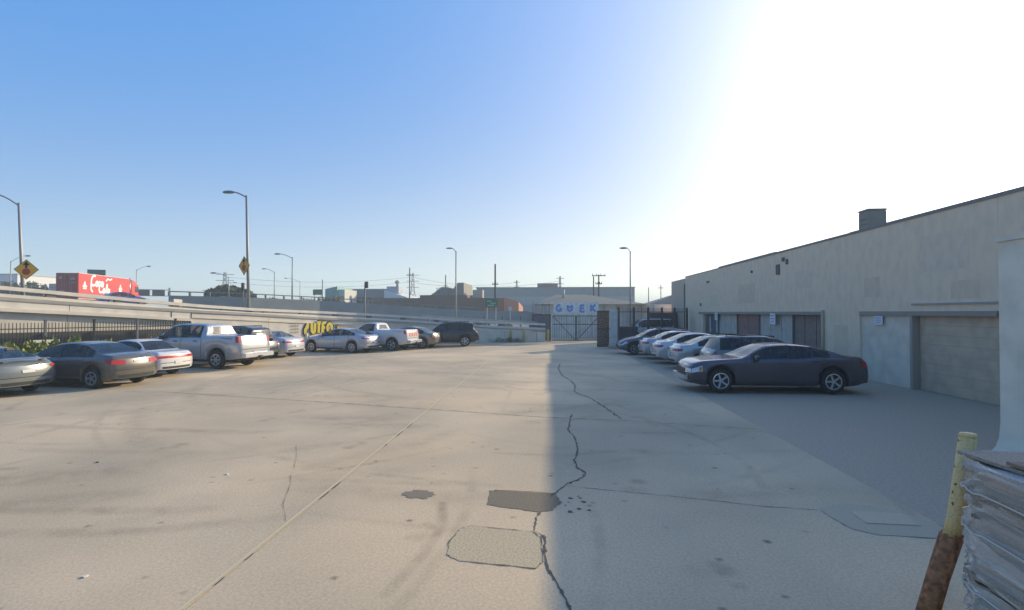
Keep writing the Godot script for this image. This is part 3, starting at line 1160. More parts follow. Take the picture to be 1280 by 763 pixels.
func pylon(base: Vector3, h: float, w: float, label: String) -> void:
	var o := thing("lattice_tower", label, "pylon", base, 0.3, "power pylons on the horizon")
	var m := mat(0.28, 0.29, 0.30, 0.6, 0.3)
	for k in 4:
		var st := mb()
		var sx := 1.0 if k % 2 == 0 else -1.0
		var sz := 1.0 if k < 2 else -1.0
		tube(st, Vector3(sx * w, 0, sz * w), Vector3(sx * w * 0.28, h * 0.62, sz * w * 0.28), 0.16, 0.12, 5)
		tube(st, Vector3(sx * w * 0.28, h * 0.62, sz * w * 0.28), Vector3(sx * w * 0.12, h, sz * w * 0.12), 0.12, 0.1, 5)
		part("leg", st, m, o)
	var st := mb()
	for i in 9:
		var y0 := h * i / 9.0
		var y1 := h * (i + 1) / 9.0
		var f := func(y: float) -> float: return lerpf(w, w * 0.28, y / (h * 0.62)) if y < h * 0.62 else lerpf(w * 0.28, w * 0.12, (y - h * 0.62) / (h * 0.38))
		var a: float = f.call(y0)
		var b: float = f.call(y1)
		for z in [-1.0, 1.0]:
			tube(st, Vector3(-a, y0, a * z), Vector3(b, y1, b * z), 0.09, 0.09, 4)
			tube(st, Vector3(a, y0, a * z), Vector3(-b, y1, b * z), 0.09, 0.09, 4)
			tube(st, Vector3(a * z, y0, -a), Vector3(b * z, y1, b), 0.09, 0.09, 4)
	part("bracing", st, m, o)
	for q in [0.68, 0.82, 0.95]:
		st = mb()
		tube(st, Vector3(-w * 1.1, h * q, 0), Vector3(w * 1.1, h * q, 0), 0.12, 0.12, 4)
		part("crossarm", st, m, o)

func bollard(at: Vector3, h: float, r: float, m: Material, label: String, group := "") -> void:
	var o := thing("bollard", label, "bollard", at, 0.0, group)
	var st := mb(0)
	lathe(st, Vector3.ZERO, [[r, 0.0], [r, h - r * 0.5], [r * 0.8, h - r * 0.15], [r * 0.35, h], [0.001, h + 0.004]], 14)
	part("post", st, m, o)

func tree(called: String, label: String, at: Vector3, h: float, rad: Vector3, dens: int, leaf: Color, group := "") -> void:
	var o := thing(called, label, "tree", at, 0.0, group)
	var st := mb(0)
	var bark := mat(0.06, 0.045, 0.03, 0.95)
	tube(st, Vector3.ZERO, Vector3(0.05, h * 0.5, 0), rad.x * 0.07, rad.x * 0.045, 7)
	for k in 6:
		var a := TAU * k / 6.0 + rng.randf() * 0.6
		tube(st, Vector3(0.03, h * 0.38 + 0.05 * k, 0), Vector3(cos(a) * rad.x * 0.6, h * rng.randf_range(0.6, 0.85), sin(a) * rad.z * 0.6), rad.x * 0.03, rad.x * 0.01, 5)
	part("trunk", st, bark, o)
	st = mb(-1)
	var blobs := []
	for k in 16:
		var a := rng.randf() * TAU
		var rr := sqrt(rng.randf()) * 0.72
		blobs.append([Vector3(cos(a) * rr * rad.x, h - rad.y * rng.randf_range(0.25, 1.25) * (0.7 + 0.5 * rr), sin(a) * rr * rad.z), rng.randf_range(0.22, 0.42)])
	for k in dens:
		var b: Array = blobs[k % blobs.size()]
		var d: Vector3 = Vector3(rng.randfn(), rng.randfn(), rng.randfn()).normalized() * pow(rng.randf(), 0.4) * b[1]
		var p: Vector3 = b[0] + Vector3(d.x * rad.x, d.y * rad.y, d.z * rad.z)
		var e := Vector3(rng.randfn(), rng.randfn(), rng.randfn()).normalized()
		var f := e.cross(Vector3(rng.randfn(), rng.randfn(), rng.randfn())).normalized()
		var s := rad.x * rng.randf_range(0.035, 0.075)
		var lum := rng.randf_range(0.6, 1.4)
		st.set_color(Color(leaf.r * lum, leaf.g * lum, leaf.b * lum))
		quad(st, p - e * s - f * s * 0.6, p + e * s - f * s * 0.6, p + e * s * 1.1 + f * s * 0.6, p - e * s + f * s * 0.6)
	var lm := StandardMaterial3D.new()
	lm.vertex_color_use_as_albedo = true
	lm.roughness = 0.7
	lm.backlight_enabled = true
	lm.backlight = Color(0.3, 0.35, 0.15)
	part("crown", st, lm, o)

func palm(label: String, at: Vector3, h: float) -> void:
	var o := thing("palm_tree", label, "palm tree", at)
	var st := mb(0)
	tube(st, Vector3.ZERO, Vector3(0.1, h, 0), 0.22, 0.16, 8)
	part("trunk", st, mat(0.10, 0.08, 0.06, 0.95), o)
	for k in 22:
		st = mb()
		var a := TAU * k / 22.0 * 2.4
		var el := -0.9 + 1.9 * (k / 21.0)
		var dir := Vector3(cos(a), 0, sin(a))
		var side := Vector3(-sin(a), 0, cos(a))
		var prev := Vector3(0.1, h, 0)
		var v := dir * cos(el) + Vector3.UP * sin(el)
		for i in 5:
			var nx := prev + v * 0.42
			var w0 := 0.30 * sin(PI * (i + 0.4) / 5.8)
			var w1 := 0.30 * sin(PI * (i + 1.4) / 5.8)
			quad(st, prev - side * w0 - Vector3(0, w0 * 0.4, 0), nx - side * w1 - Vector3(0, w1 * 0.4, 0), nx, prev)
			quad(st, prev, nx, nx + side * w1 - Vector3(0, w1 * 0.4, 0), prev + side * w0 - Vector3(0, w0 * 0.4, 0))
			prev = nx
			v = (v + Vector3(0, -0.28, 0)).normalized()
		part("frond", st, mat(0.05, 0.06, 0.025, 0.7), o)

func leaf_mat() -> StandardMaterial3D:
	var lm := mat(1, 1, 1, 0.75, 0.0, "", 3.3)
	lm.vertex_color_use_as_albedo = true
	lm.backlight_enabled = true
	lm.backlight = Color(0.3, 0.35, 0.12)
	return lm

func blades(st: SurfaceTool, at: Vector3, rad: Vector3, n: int, leaf: Color) -> void:
	for k in n:
		var a := rng.randf() * TAU
		var rr := sqrt(rng.randf())
		var p := at + Vector3(cos(a) * rr * rad.x, rng.randf() * rad.y * (1.0 - 0.6 * rr * rr), sin(a) * rr * rad.z)
		var e := Vector3(rng.randfn() * 0.5, 1.0, rng.randfn() * 0.5).normalized()
		var f := e.cross(Vector3(rng.randfn(), 0.1, rng.randfn())).normalized()
		var s := rad.y * rng.randf_range(0.07, 0.2)
		var lum := rng.randf_range(0.6, 1.5)
		st.set_color(Color(leaf.r * lum, leaf.g * lum, leaf.b * lum))
		quad(st, p - f * s * 0.25, p - f * s * 0.3 + e * s, p + e * s * 1.5, p + f * s * 0.25 + e * s * 0.2)

func shrub(called: String, label: String, at: Vector3, rad: Vector3, n: int, leaf: Color, cat := "shrub", group := "") -> void:
	var st := mb(-1)
	blades(st, Vector3.ZERO, rad, n, leaf)
	var o := part(called, st, leaf_mat(), self)
	o.position = at
	tag(o, label, cat, group)

# a plain block with windows let into chosen sides, for the buildings beyond the ramp
func block(o: Node3D, called: String, m: Material, x0: float, x1: float, d0: float, d1: float, y0: float, y1: float) -> MeshInstance3D:
	var st := mb()
	box(st, V((x0 + x1) * 0.5, (y0 + y1) * 0.5, (d0 + d1) * 0.5), Vector3(x1 - x0, y1 - y0, d1 - d0))
	return part(called, st, m, o)

# ---------------------------------------------------------------- the scene
const SUN_AZ := 45.0
const SUN_EL := 18.6

func sky_texture() -> ImageTexture:
	var w := 1024
	var h := 512
	var im := Image.create(w, h, false, Image.FORMAT_RGBF)
	var az := deg_to_rad(SUN_AZ)
	var el := deg_to_rad(SUN_EL)
	var sun := Vector3(sin(az) * cos(el), sin(el), -cos(az) * cos(el))
	for j in h:
		var th := PI * (j + 0.5) / h
		var y := cos(th)
		for i in w:
			var ph := TAU * (i + 0.5) / w
			var d := Vector3(sin(ph) * sin(th), y, -cos(ph) * sin(th))
			var e := maxf(y, 0.0)
			var t := 1.0 - exp(-e / 0.14)
			var c := Vector3(0.52, 0.71, 0.77).lerp(Vector3(0.06, 0.30, 0.78), t).lerp(Vector3(0.11, 0.27, 0.66), smoothstep(0.45, 1.0, e))
			var cg := d.dot(sun)
			var g := rad_to_deg(acos(clampf(cg, -1, 1)))
			var flat := Vector2(d.x, d.z).normalized().dot(Vector2(sun.x, sun.z).normalized())
			var haze := exp(-e / 0.19) * exp(-rad_to_deg(acos(clampf(flat, -1, 1))) / 44.0)
			c += Vector3(1.12, 0.95, 0.85) * (3.6 * exp(-g / 14.0) + 5.0 * exp(-g / 5.0)) + Vector3(2.35, 1.95, 0.95) * haze
			if y < 0.0:
				c = Vector3(0.5, 0.52, 0.53)
			c *= SKY_GAIN
			im.set_pixel(i, j, Color(c.x, c.y, c.z))
	return ImageTexture.create_from_image(im)

const SKY_GAIN := 0.70
const EXPOSURE := 1.45

func _ready() -> void:
	rng.seed = 20240
	var cam := Camera3D.new()
	cam.name = "camera"
	cam.fov = 60.06
	cam.near = 0.05
	cam.far = 6000.0
	cam.position = Vector3(0, 2.4, 0)
	cam.rotation = Vector3(deg_to_rad(0.82), deg_to_rad(3.9), 0)
	add_child(cam)
	cam.current = true
	var env := Environment.new()
	env.background_mode = Environment.BG_SKY
	var sm := PanoramaSkyMaterial.new()
	sm.panorama = sky_texture()
	env.sky = Sky.new()
	env.sky.sky_material = sm
	env.tonemap_mode = Environment.TONE_MAPPER_LINEAR
	env.tonemap_exposure = EXPOSURE
	env.sdfgi_enabled = true
	env.ssao_enabled = true
	env.ssil_enabled = true
	env.fog_enabled = true
	env.fog_density = 0.0019
	env.fog_light_color = Color(0.86, 0.93, 0.95)
	var we := WorldEnvironment.new()
	we.name = "environment"
	we.environment = env
	add_child(we)
	var sun := DirectionalLight3D.new()
	sun.name = "sun"
	sun.light_energy = 1.4
	sun.light_color = Color(0.98, 0.90, 0.74)
	sun.light_angular_distance = 0.4
	sun.shadow_enabled = true
	var az := deg_to_rad(SUN_AZ)
	var el := deg_to_rad(SUN_EL)
	sun.transform = Transform3D(Basis.looking_at(-Vector3(sin(az) * cos(el), sin(el), -cos(az) * cos(el))), Vector3(0, 50, 0))
	add_child(sun)

	build_ground()
	build_ramp()
	build_warehouse()
	build_gate()
	build_far()
	build_lights()
	build_left_cars()
	build_right_cars()
	build_freeway_traffic()
	build_foreground()

func clip(poly: PackedVector2Array, by: PackedVector2Array) -> Array:
	return Geometry2D.intersect_polygons(poly, by)

func build_ground() -> void:
	var st := mb()
	flat_poly(st, PackedVector2Array([Vector2(-2500, -2500), Vector2(2500, -2500), Vector2(2500, 2500), Vector2(-2500, 2500)]), -0.09)
	structure("ground", st, mat(0.22, 0.21, 0.19, 0.95, 0, "blotch", 0.03))
	# the concrete yard, cast in slabs that meet in recessed joints
	var yard := Node3D.new()
	yard.name = "concrete_yard"
	yard.set_meta("kind", "structure")
	add_child(yard)
	var m := concrete_yard()
	var outline := PackedVector2Array([Vector2(-30, -12), Vector2(4.42, -12), Vector2(4.42, 33.0), Vector2(4.3, 38.0), Vector2(6, 41), Vector2(13, 46), Vector2(13, 62), Vector2(-12, 62), Vector2(-30, 46)])
	st = mb()
	flat_poly(st, outline, -0.022)
	part("joint_filler", st, mat(0.30, 0.27, 0.22, 0.95), yard)
	var big := 80.0
	var j0 := Vector2(-11.73, 15.27)
	var jd := (Vector2(-0.09, 12.15) - j0).normalized()
	var bands := []   # distance bands bounded by skewed joints
	var cuts := [-14.0, 15.27, 24.6, 34.0, 64.0]
	for i in cuts.size() - 1:
		var a: float = cuts[i] + 0.006
		var b: float = cuts[i + 1] - 0.006
		var k := 0.268 if i == 1 or i == 0 else 0.12
		var k0 := 0.268 if i == 1 else (0.12 if i > 1 else 0.0)
		var k1 := 0.268 if i == 0 else (0.12 if i < 3 else 0.0)
		bands.append(PackedVector2Array([Vector2(-40, a + (40 - 11.73) * k0), Vector2(20, a - 31.73 * k0), Vector2(20, b - 31.73 * k1), Vector2(-40, b + (40 - 11.73) * k1)]))
	for x in [[-40.0, -13.2], [-13.2, -2.93], [-2.93, 20.0]]:
		var strip := PackedVector2Array([Vector2(x[0] + 0.006, -20), Vector2(x[1] - 0.006, -20), Vector2(x[1] - 0.006, 70), Vector2(x[0] + 0.006, 70)])
		for b in bands:
			for p in clip(outline, strip):
				for q in clip(p, b):
					st = mb()
					flat_poly(st, q, 0.0, 1.0)
					poly_sides(st, q, -0.15, 0.0)
					part("concrete_slab", st, m, yard)
	# pale worn edge along the long joint, broken bits in it
	var crackm := mat(0.10, 0.085, 0.065, 0.95)
	st = mb()
	ribbon(st, [Vector2(-2.97, -2), Vector2(-2.97, 9), Vector2(-2.96, 20), Vector2(-2.97, 30)], [0.035, 0.03, 0.04, 0.03], V(0, 0.004, 0), Vector3.RIGHT, Vector3.FORWARD, false)
	part("worn_joint_edge", st, mat(0.66, 0.54, 0.36, 0.95, 0, "rough", 2.0), yard)
	for k in 16:
		st = mb()
		var d := rng.randf_range(3.8, 12.0)
		ribbon(st, [Vector2(-2.93, d), Vector2(-2.925, d + 0.06), Vector2(-2.93, d + rng.randf_range(0.08, 0.22))], [0.012, rng.randf_range(0.015, 0.03), 0.008], V(0, 0.004, 0), Vector3.RIGHT, Vector3.FORWARD, false)
		part("joint_chip", st, crackm, yard)
	# cracks
	var rough_line := func(pts: Array, w0: float, w1: float, wob: float) -> Array:
		var o := []
		var ws := []
		for i in pts.size() - 1:
			var n := maxi(3, int(pts[i].distance_to(pts[i + 1]) / 0.06))
			for k in n:
				o.append(pts[i].lerp(pts[i + 1], float(k) / n) + Vector2(rng.randf_range(-wob, wob), rng.randf_range(-wob, wob)))
				ws.append(rng.randf_range(w0, w1) * (0.35 + 0.65 * absf(sin(ws.size() * 0.37 + pts[0].x * 9.0))))
		o.append(pts[-1])
		ws.append(w0)
		return [o, ws]
	var cr := [
		[[Vector2(0.24, 4.0), Vector2(0.18, 4.32), Vector2(0.13, 4.53), Vector2(0.05, 4.79), Vector2(-0.01, 5.04), Vector2(-0.03, 5.34), Vector2(-0.04, 5.68), Vector2(-0.15, 5.84), Vector2(-0.14, 6.2), Vector2(-0.09, 6.4)], 0.012, 0.030, 0.010],
		[[Vector2(0.03, 6.91), Vector2(0.16, 7.23), Vector2(0.28, 7.47), Vector2(0.49, 7.74), Vector2(0.56, 7.97), Vector2(0.45, 8.25), Vector2(0.43, 8.69), Vector2(0.5, 9.09), Vector2(0.53, 9.58), Vector2(0.5, 10.38), Vector2(0.4, 10.86), Vector2(0.5, 11.91), Vector2(0.56, 12.57)], 0.016, 0.048, 0.016],
		[[Vector2(0.23, 7.4), Vector2(0.54, 7.29), Vector2(1.22, 7.14), Vector2(1.9, 6.98), Vector2(2.62, 6.77), Vector2(3.26, 6.68)], 0.006, 0.016, 0.010],
		[[Vector2(0.56, 24.86), Vector2(0.44, 22.41), Vector2(0.54, 20.16), Vector2(0.81, 18.76), Vector2(0.89, 17.54), Vector2(0.8, 16.12), Vector2(1.03, 15.37), Vector2(1.25, 14.68), Vector2(1.48, 13.25), Vector2(1.65, 12.08)], 0.02, 0.06, 0.03],
		[[Vector2(-11.7, 15.27), Vector2(-6.5, 13.95), Vector2(-2.0, 12.72), Vector2(-0.09, 12.15), Vector2(1.65, 11.9), Vector2(4.3, 11.2)], 0.008, 0.03, 0.006],
		[[Vector2(-3.8, 7.6), Vector2(-3.6, 7.2), Vector2(-3.3, 6.4), Vector2(-3.0, 5.9)], 0.003, 0.008, 0.006],
		[[Vector2(-4.6, 9.4), Vector2(-4.2, 8.6), Vector2(-3.9, 7.9)], 0.003, 0.007, 0.006],
		[[Vector2(-5.5, 24.8), Vector2(-4.6, 24.2), Vector2(-4.1, 25.6), Vector2(-3.2, 26.4)], 0.02, 0.06, 0.03],
		[[Vector2(-1.4, 17.2), Vector2(-0.9, 16.6), Vector2(-0.1, 16.3), Vector2(0.8, 16.2)], 0.008, 0.03, 0.02],
	]
	for c in cr:
		st = mb()
		var q: Array = rough_line.call(c[0], c[1], c[2], c[3])
		ribbon(st, q[0], q[1], V(0, 0.005, 0), Vector3.RIGHT, Vector3.FORWARD, false)
		part("crack", st, crackm, yard)
	for c in [cr[0][0], cr[1][0]]:
		for k in 11:
			var i: int = rng.randi() % (c.size() - 1)
			var at2: Vector2 = c[i].lerp(c[i + 1], rng.randf())
			var rr2 := rng.randf_range(0.012, 0.04)
			var sp := PackedVector2Array()
			for q in 9:
				sp.append(at2 + Vector2(cos(TAU * q / 9.0) * rr2 * 0.8, sin(TAU * q / 9.0) * rr2 * 1.7) * rng.randf_range(0.5, 1.25))
			st = mb()
			flat_poly(st, sp, 0.0035)
			part("crack_chip", st, mat(0.20, 0.165, 0.115, 0.95, 0, "rough", 2.0) if k % 3 else crackm, yard)
	# patches let into the slab
	var ragged := func(pts: Array, wob: float, n: int) -> PackedVector2Array:
		var o := PackedVector2Array()
		for i in pts.size():
			var a: Vector2 = pts[i]
			var b: Vector2 = pts[(i + 1) % pts.size()]
			for k in n:
				o.append(a.lerp(b, float(k) / n) + Vector2(rng.randf_range(-wob, wob), rng.randf_range(-wob, wob)))
		return o
	var pa: PackedVector2Array = ragged.call([Vector2(-1.0, 5.20), Vector2(-1.03, 5.45), Vector2(-0.98, 5.82), Vector2(-0.86, 5.93), Vector2(-0.16, 5.80), Vector2(-0.08, 5.66), Vector2(-0.05, 5.12), Vector2(-0.12, 4.98), Vector2(-0.86, 5.08)], 0.008, 7)
	st = mb()
	flat_poly(st, pa, 0.004)
	part("concrete_patch", st, mat(0.60, 0.485, 0.305, 0.95, 0, "grit", 1.0), yard)
	st = mb()
	var loop := Array(pa)
	loop.append(pa[0])
	var ws := []
	for i in loop.size():
		ws.append(maxf(0.0005, rng.randf_range(-0.008, 0.014)))
	ribbon(st, loop, ws, V(0, 0.008, 0), Vector3.RIGHT, Vector3.FORWARD, false)
	part("crack", st, crackm, yard)
	pa = ragged.call([Vector2(-0.76, 6.58), Vector2(-0.78, 7.1), Vector2(-0.2, 7.06), Vector2(0.10, 7.0), Vector2(0.17, 6.75), Vector2(0.06, 6.45), Vector2(-0.12, 6.38), Vector2(-0.40, 6.47)], 0.012, 8)
	st = mb()
	flat_poly(st, pa, 0.004)
	part("asphalt_patch", st, mat(0.225, 0.185, 0.125, 0.95, 0, "grit", 1.0), yard)
	st = mb()
	ribbon(st, [Vector2(-0.72, 7.11), Vector2(-0.4, 7.10), Vector2(-0.1, 7.07), Vector2(0.1, 7.02)], [0.03, 0.022, 0.02, 0.03], V(0, 0.008, 0), Vector3.RIGHT, Vector3.FORWARD, false)
	part("crack", st, crackm, yard)
	for k in 9:
		st = mb()
		var c := Vector2(rng.randf_range(0.16, 0.5), rng.randf_range(6.4, 7.1))
		var p := PackedVector2Array()
		var r := rng.randf_range(0.012, 0.035)
		for i in 8:
			p.append(c + Vector2.from_angle(TAU * i / 8.0) * r * rng.randf_range(0.6, 1.3))
		flat_poly(st, p, 0.004)
		part("pit", st, crackm, yard)
	pa = PackedVector2Array()
	for i in 26:
		var t := TAU * i / 26.0
		pa.append(Vector2(-1.69, 6.9) + Vector2(cos(t) * 0.21, sin(t) * 0.17) * rng.randf_range(0.72, 1.15))
	st = mb()
	flat_poly(st, pa, 0.004)
	part("oil_stain", st, mat(0.23, 0.185, 0.125, 0.8, 0, "rough", 2.0), yard)
	# the repaired corner by the bollard
	pa = ragged.call([Vector2(3.3, 6.72), Vector2(3.3, 6.5), Vector2(3.36, 6.12), Vector2(3.55, 5.98), Vector2(4.38, 5.9), Vector2(4.4, 6.34), Vector2(4.2, 6.72), Vector2(3.7, 6.95)], 0.008, 6)
	st = mb()
	flat_poly(st, pa, 0.004)
	part("concrete_patch", st, mat(0.50, 0.42, 0.29, 0.95, 0, "rough", 1.2), yard)
	loop = Array(pa)
	loop.append(pa[0])
	ws = []
	for i in loop.size():
		ws.append(maxf(0.0005, rng.randf_range(-0.006, 0.009)))
	st = mb()
	ribbon(st, loop, ws, V(0, 0.008, 0), Vector3.RIGHT, Vector3.FORWARD, false)
	part("crack", st, crackm, yard)
	st = mb()
	bevel_box(st, V(3.9, 0.0, 6.45), Vector3(0.58, 0.03, 0.36), 0.005, -0.06)
	part("cover_plate", st, mat(0.55, 0.45, 0.31, 0.8, 0, "rough", 1.2), yard)
	# asphalt strip before the warehouse
	st = mb()
	flat_poly(st, PackedVector2Array([Vector2(4.425, -12), Vector2(14, -12), Vector2(14, 46), Vector2(6.0, 40.9), Vector2(4.305, 38.0), Vector2(4.425, 33)]), -0.03)
	structure("asphalt_strip", st, mat(0.45, 0.365, 0.262, 0.92, 0, "rough", 0.5))
	# planted verge at the fence and at the bollards
	st = mb()
	var pts := PackedVector2Array()
	var m0 := ramp_s(-24.5)
	for k in 8:
		var p := ramp_p(m0 + k * 1.25, 2.0 - 0.1 * k, 0)
		pts.append(Vector2(p.x, -p.z))
	for k in 8:
		var p := ramp_p(m0 + (7 - k) * 1.25, -0.1, 0)
		pts.append(Vector2(p.x, -p.z))
	flat_poly(st, pts, 0.006)
	structure("verge", st, mat(0.09, 0.075, 0.045, 0.98, 0, "rough", 0.6))
	var spots := []
	for k in 12:
		spots.append([ramp_p(m0 + 0.4 + k * 0.7, 0.95 + rng.randf_range(-0.3, 0.4), 0.0), Vector3(0.6, rng.randf_range(0.95, 1.35), 0.5)])
	weeds("yellow-green weeds growing at the foot of the black picket fence", spots, 330, Color(0.17, 0.20, 0.03))
	spots = []
	for k in 14:
		spots.append([V(-5.7 + k * 0.26, 0.0, 42.25 + rng.randf_range(-0.1, 0.15)), Vector3(0.3, rng.randf_range(0.2, 0.5), 0.2)])
	weeds("low green weeds between the yellow bollards and the ramp wall", spots, 90, Color(0.05, 0.09, 0.02))

func weeds(label: String, spots: Array, n: int, leaf: Color) -> void:
	var st := mb(-1)
	for q in spots:
		blades(st, q[0], q[1], n, leaf)
	var o := part("weeds", st, leaf_mat(), self)
	tag(o, label, "weeds")
	o.set_meta("kind", "stuff")

func build_warehouse() -> void:
	var o := thing("warehouse_building", "long low grey stucco warehouse along the right side with recessed panels", "building")
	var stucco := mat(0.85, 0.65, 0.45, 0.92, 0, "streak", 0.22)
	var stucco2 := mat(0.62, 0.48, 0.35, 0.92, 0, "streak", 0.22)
	var X := 11.5
	var th := 0.35
	var wall := func(called: String, d0: float, d1: float, y0: float, y1: float, m: Material, back := 0.0, t := 0.35) -> void:
		var st := mb()
		box(st, V(X + back + t / 2, (y0 + y1) / 2, (d0 + d1) / 2), Vector3(t, y1 - y0, d1 - d0))
		part(called, st, m, o)
	# upper wall in long bays, piers and sills below
	var bays := [-9.0, 3.0, 9.0, 14.3, 20.4, 22.9, 29.0, 35.0, 41.2, 45.1]
	for i in bays.size() - 1:
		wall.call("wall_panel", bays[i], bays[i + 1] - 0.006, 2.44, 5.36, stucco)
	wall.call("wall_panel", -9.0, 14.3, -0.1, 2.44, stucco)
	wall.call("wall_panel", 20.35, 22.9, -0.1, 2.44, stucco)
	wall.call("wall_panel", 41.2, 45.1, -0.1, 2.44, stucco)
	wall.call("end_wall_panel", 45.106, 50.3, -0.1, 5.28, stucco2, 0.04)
	# parapet cap, slightly stepped
	for q in [[-9.0, 20.9, 5.36, 0.10], [20.906, 27.5, 5.36, 0.085], [27.506, 36.4, 5.36, 0.12], [36.406, 45.1, 5.36, 0.05]]:
		wall.call("parapet_cap", q[0], q[1], q[2], q[2] + q[3], mat(0.22, 0.21, 0.195, 0.9), -0.03, 0.41)
	# end and back walls, roof
	var st := mb()
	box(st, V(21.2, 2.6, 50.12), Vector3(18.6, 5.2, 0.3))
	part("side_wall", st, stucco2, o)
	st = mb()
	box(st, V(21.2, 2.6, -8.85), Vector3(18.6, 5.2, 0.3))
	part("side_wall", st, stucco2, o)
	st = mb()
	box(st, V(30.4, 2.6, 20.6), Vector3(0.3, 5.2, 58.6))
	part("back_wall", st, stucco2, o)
	st = mb()
	box(st, V(21.1, 5.0, 20.6), Vector3(18.4, 0.2, 58.5))
	part("roof", st, mat(0.2, 0.2, 0.12, 0.9, 0, "rough", 0.3), o)
	# recessed window band
	st = mb()
	box(st, V(X + 0.10, 2.37, 32.05), Vector3(0.24, 0.14, 18.26))
	part("lintel", st, mat(0.30, 0.26, 0.21, 0.85), o)
	for q in [[22.9, 26.05, "bp"], [26.05, 30.1, "gp"], [30.1, 33.5, "rp"], [33.5, 37.1, "gp"]]:
		var pm: Material = {"bp": mat(0.26, 0.18, 0.14, 0.7, 0, "blotch", 0.6), "gp": mat(0.52, 0.47, 0.40, 0.7, 0, "blotch", 0.6), "rp": mat(0.30, 0.16, 0.125, 0.7, 0, "blotch", 0.6)}[q[2]]
		var n := 3 if q[2] != "rp" else 2
		for k in n:
			var a: float = lerpf(q[0], q[1], float(k) / n) + 0.03
			var b: float = lerpf(q[0], q[1], float(k + 1) / n) - 0.03
			wall.call("window_panel", a, b, 0.85, 2.29, pm, 0.22, 0.06)
		wall.call("mullion", q[1] - 0.05, q[1] + 0.05, 0.82, 2.3, mat(0.12, 0.11, 0.10, 0.7), 0.15, 0.12)
	wall.call("recess_back", 22.9, 41.2, 0.8, 2.44, mat(0.06, 0.06, 0.06, 0.9), 0.30, 0.06)
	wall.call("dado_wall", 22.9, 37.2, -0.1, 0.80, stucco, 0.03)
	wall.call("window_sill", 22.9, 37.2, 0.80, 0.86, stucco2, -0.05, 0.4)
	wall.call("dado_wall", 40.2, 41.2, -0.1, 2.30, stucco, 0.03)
	for q in [[37.25, 38.65], [38.75, 40.15]]:
		st = mb()
		box(st, V(X + 0.24, 1.13, (q[0] + q[1]) / 2), Vector3(0.06, 2.3, q[1] - q[0]))
		var dr := part("door", st, mat(0.10, 0.095, 0.09, 0.5), o)
		st = mb()
		box(st, V(X + 0.195, 1.55, q[0] + 0.25), Vector3(0.02, 1.1, 0.28))
		part("door_glass", st, mat(0.55, 0.58, 0.6, 0.15), dr)
		st = mb()
		tube(st, V(X + 0.16, 0.9, q[1] - 0.15), V(X + 0.16, 1.3, q[1] - 0.15), 0.02)
		part("handle", st, mat(0.4, 0.4, 0.4, 0.3, 0.8), dr)
	# vehicle door with its shallow frame
	st = mb()
	box(st, V(X + 0.10, 2.37, 17.35), Vector3(0.24, 0.14, 6.0))
	part("lintel", st, mat(0.34, 0.28, 0.22, 0.85), o)
	wall.call("wall_panel", 17.62, 20.35, -0.1, 2.30, mat(0.78, 0.66, 0.51, 0.9, 0, "blotch", 0.3), 0.07)
	wall.call("door_jamb", 17.5, 17.62, -0.1, 2.30, mat(0.38, 0.32, 0.25, 0.8), -0.02, 0.35)
	for k in 8:
		wall.call("door_panel", 14.32, 17.48, -0.02 + k * 0.29, -0.02 + k * 0.29 + 0.287, mat(0.62, 0.46, 0.31, 0.6, 0, "blotch", 0.4), 0.2 + 0.004 * (k % 2), 0.06)
	wall.call("recess_back", 14.3, 17.5, -0.1, 2.35, mat(0.3, 0.25, 0.19, 0.9), 0.29, 0.06)
	st = mb()
	box(st, V(X - 0.02, 2.66, 15.7), Vector3(0.06, 0.05, 3.6))
	part("conduit", st, mat(0.36, 0.34, 0.31, 0.7), o)
	# vents, brackets, downpipes
	for q in [[27.2, 4.55, 0.35, 0.5], [26.6, 5.0, 0.2, 0.2], [26.2, 4.85, 0.15, 0.25], [38.8, 4.6, 0.5, 0.12], [40.6, 3.0, 0.22, 0.22], [30.6, 4.7, 0.16, 0.14]]:
		st = mb()
		bevel_box(st, V(X - 0.03, q[1], q[0]), Vector3(0.08, q[3], q[2]), 0.012)
		part("wall_vent", st, mat(0.13, 0.12, 0.11, 0.8), o)
	for q in [[45.15, 4.8, mat(0.10, 0.10, 0.10, 0.6)], [22.86, 2.5, mat(0.46, 0.40, 0.26, 0.6)]]:
		st = mb(0)
		tube(st, V(X - 0.07, -0.1, q[0]), V(X - 0.07, q[1], q[0]), 0.055, 0.055, 8)
		part("downpipe", st, q[2], o)
	# repainted patches and worn spots on the stucco
	for q in [[16.2, 4.2, 1.9, 1.1, 0], [19.6, 3.3, 0.9, 0.7, 1], [21.6, 1.1, 1.0, 1.6, 1], [24.6, 3.9, 1.6, 0.8, 0], [31.5, 3.5, 2.6, 1.1, 1], [37.5, 3.2, 2.0, 0.8, 0], [43.0, 1.2, 1.6, 1.7, 1], [15.4, 3.05, 1.0, 0.5, 1]]:
		st = mb()
		bevel_box(st, V(X - 0.001, q[1], q[0]), Vector3(0.008, q[3], q[2]), 0.002)
		part("paint_patch", st, [mat(0.80, 0.625, 0.445, 0.85, 0, "streak", 0.3), mat(0.77, 0.58, 0.40, 0.9, 0, "streak", 0.3)][q[4]], o)
	# notices on the wall: white plates with worn lines
	var notice := func(d: float, y: float, w: float, h: float, label: String) -> void:
		var s := thing("wall_notice", label, "sign", V(X - 0.012, y, d))
		var q := mb()
		box(q, Vector3.ZERO, Vector3(0.02, h, w))
		part("plate", q, mat(0.72, 0.72, 0.74, 0.5), s)
		for k in 3:
			q = mb()
			box(q, Vector3(-0.012, h * (0.28 - 0.26 * k), 0), Vector3(0.006, h * 0.10, w * (0.8 - 0.1 * k)))
			part("print_line", q, mat(0.30, 0.31, 0.36, 0.6), s)
	notice.call(37.0, 2.15, 0.55, 0.5, "small white notice beside the warehouse double door")
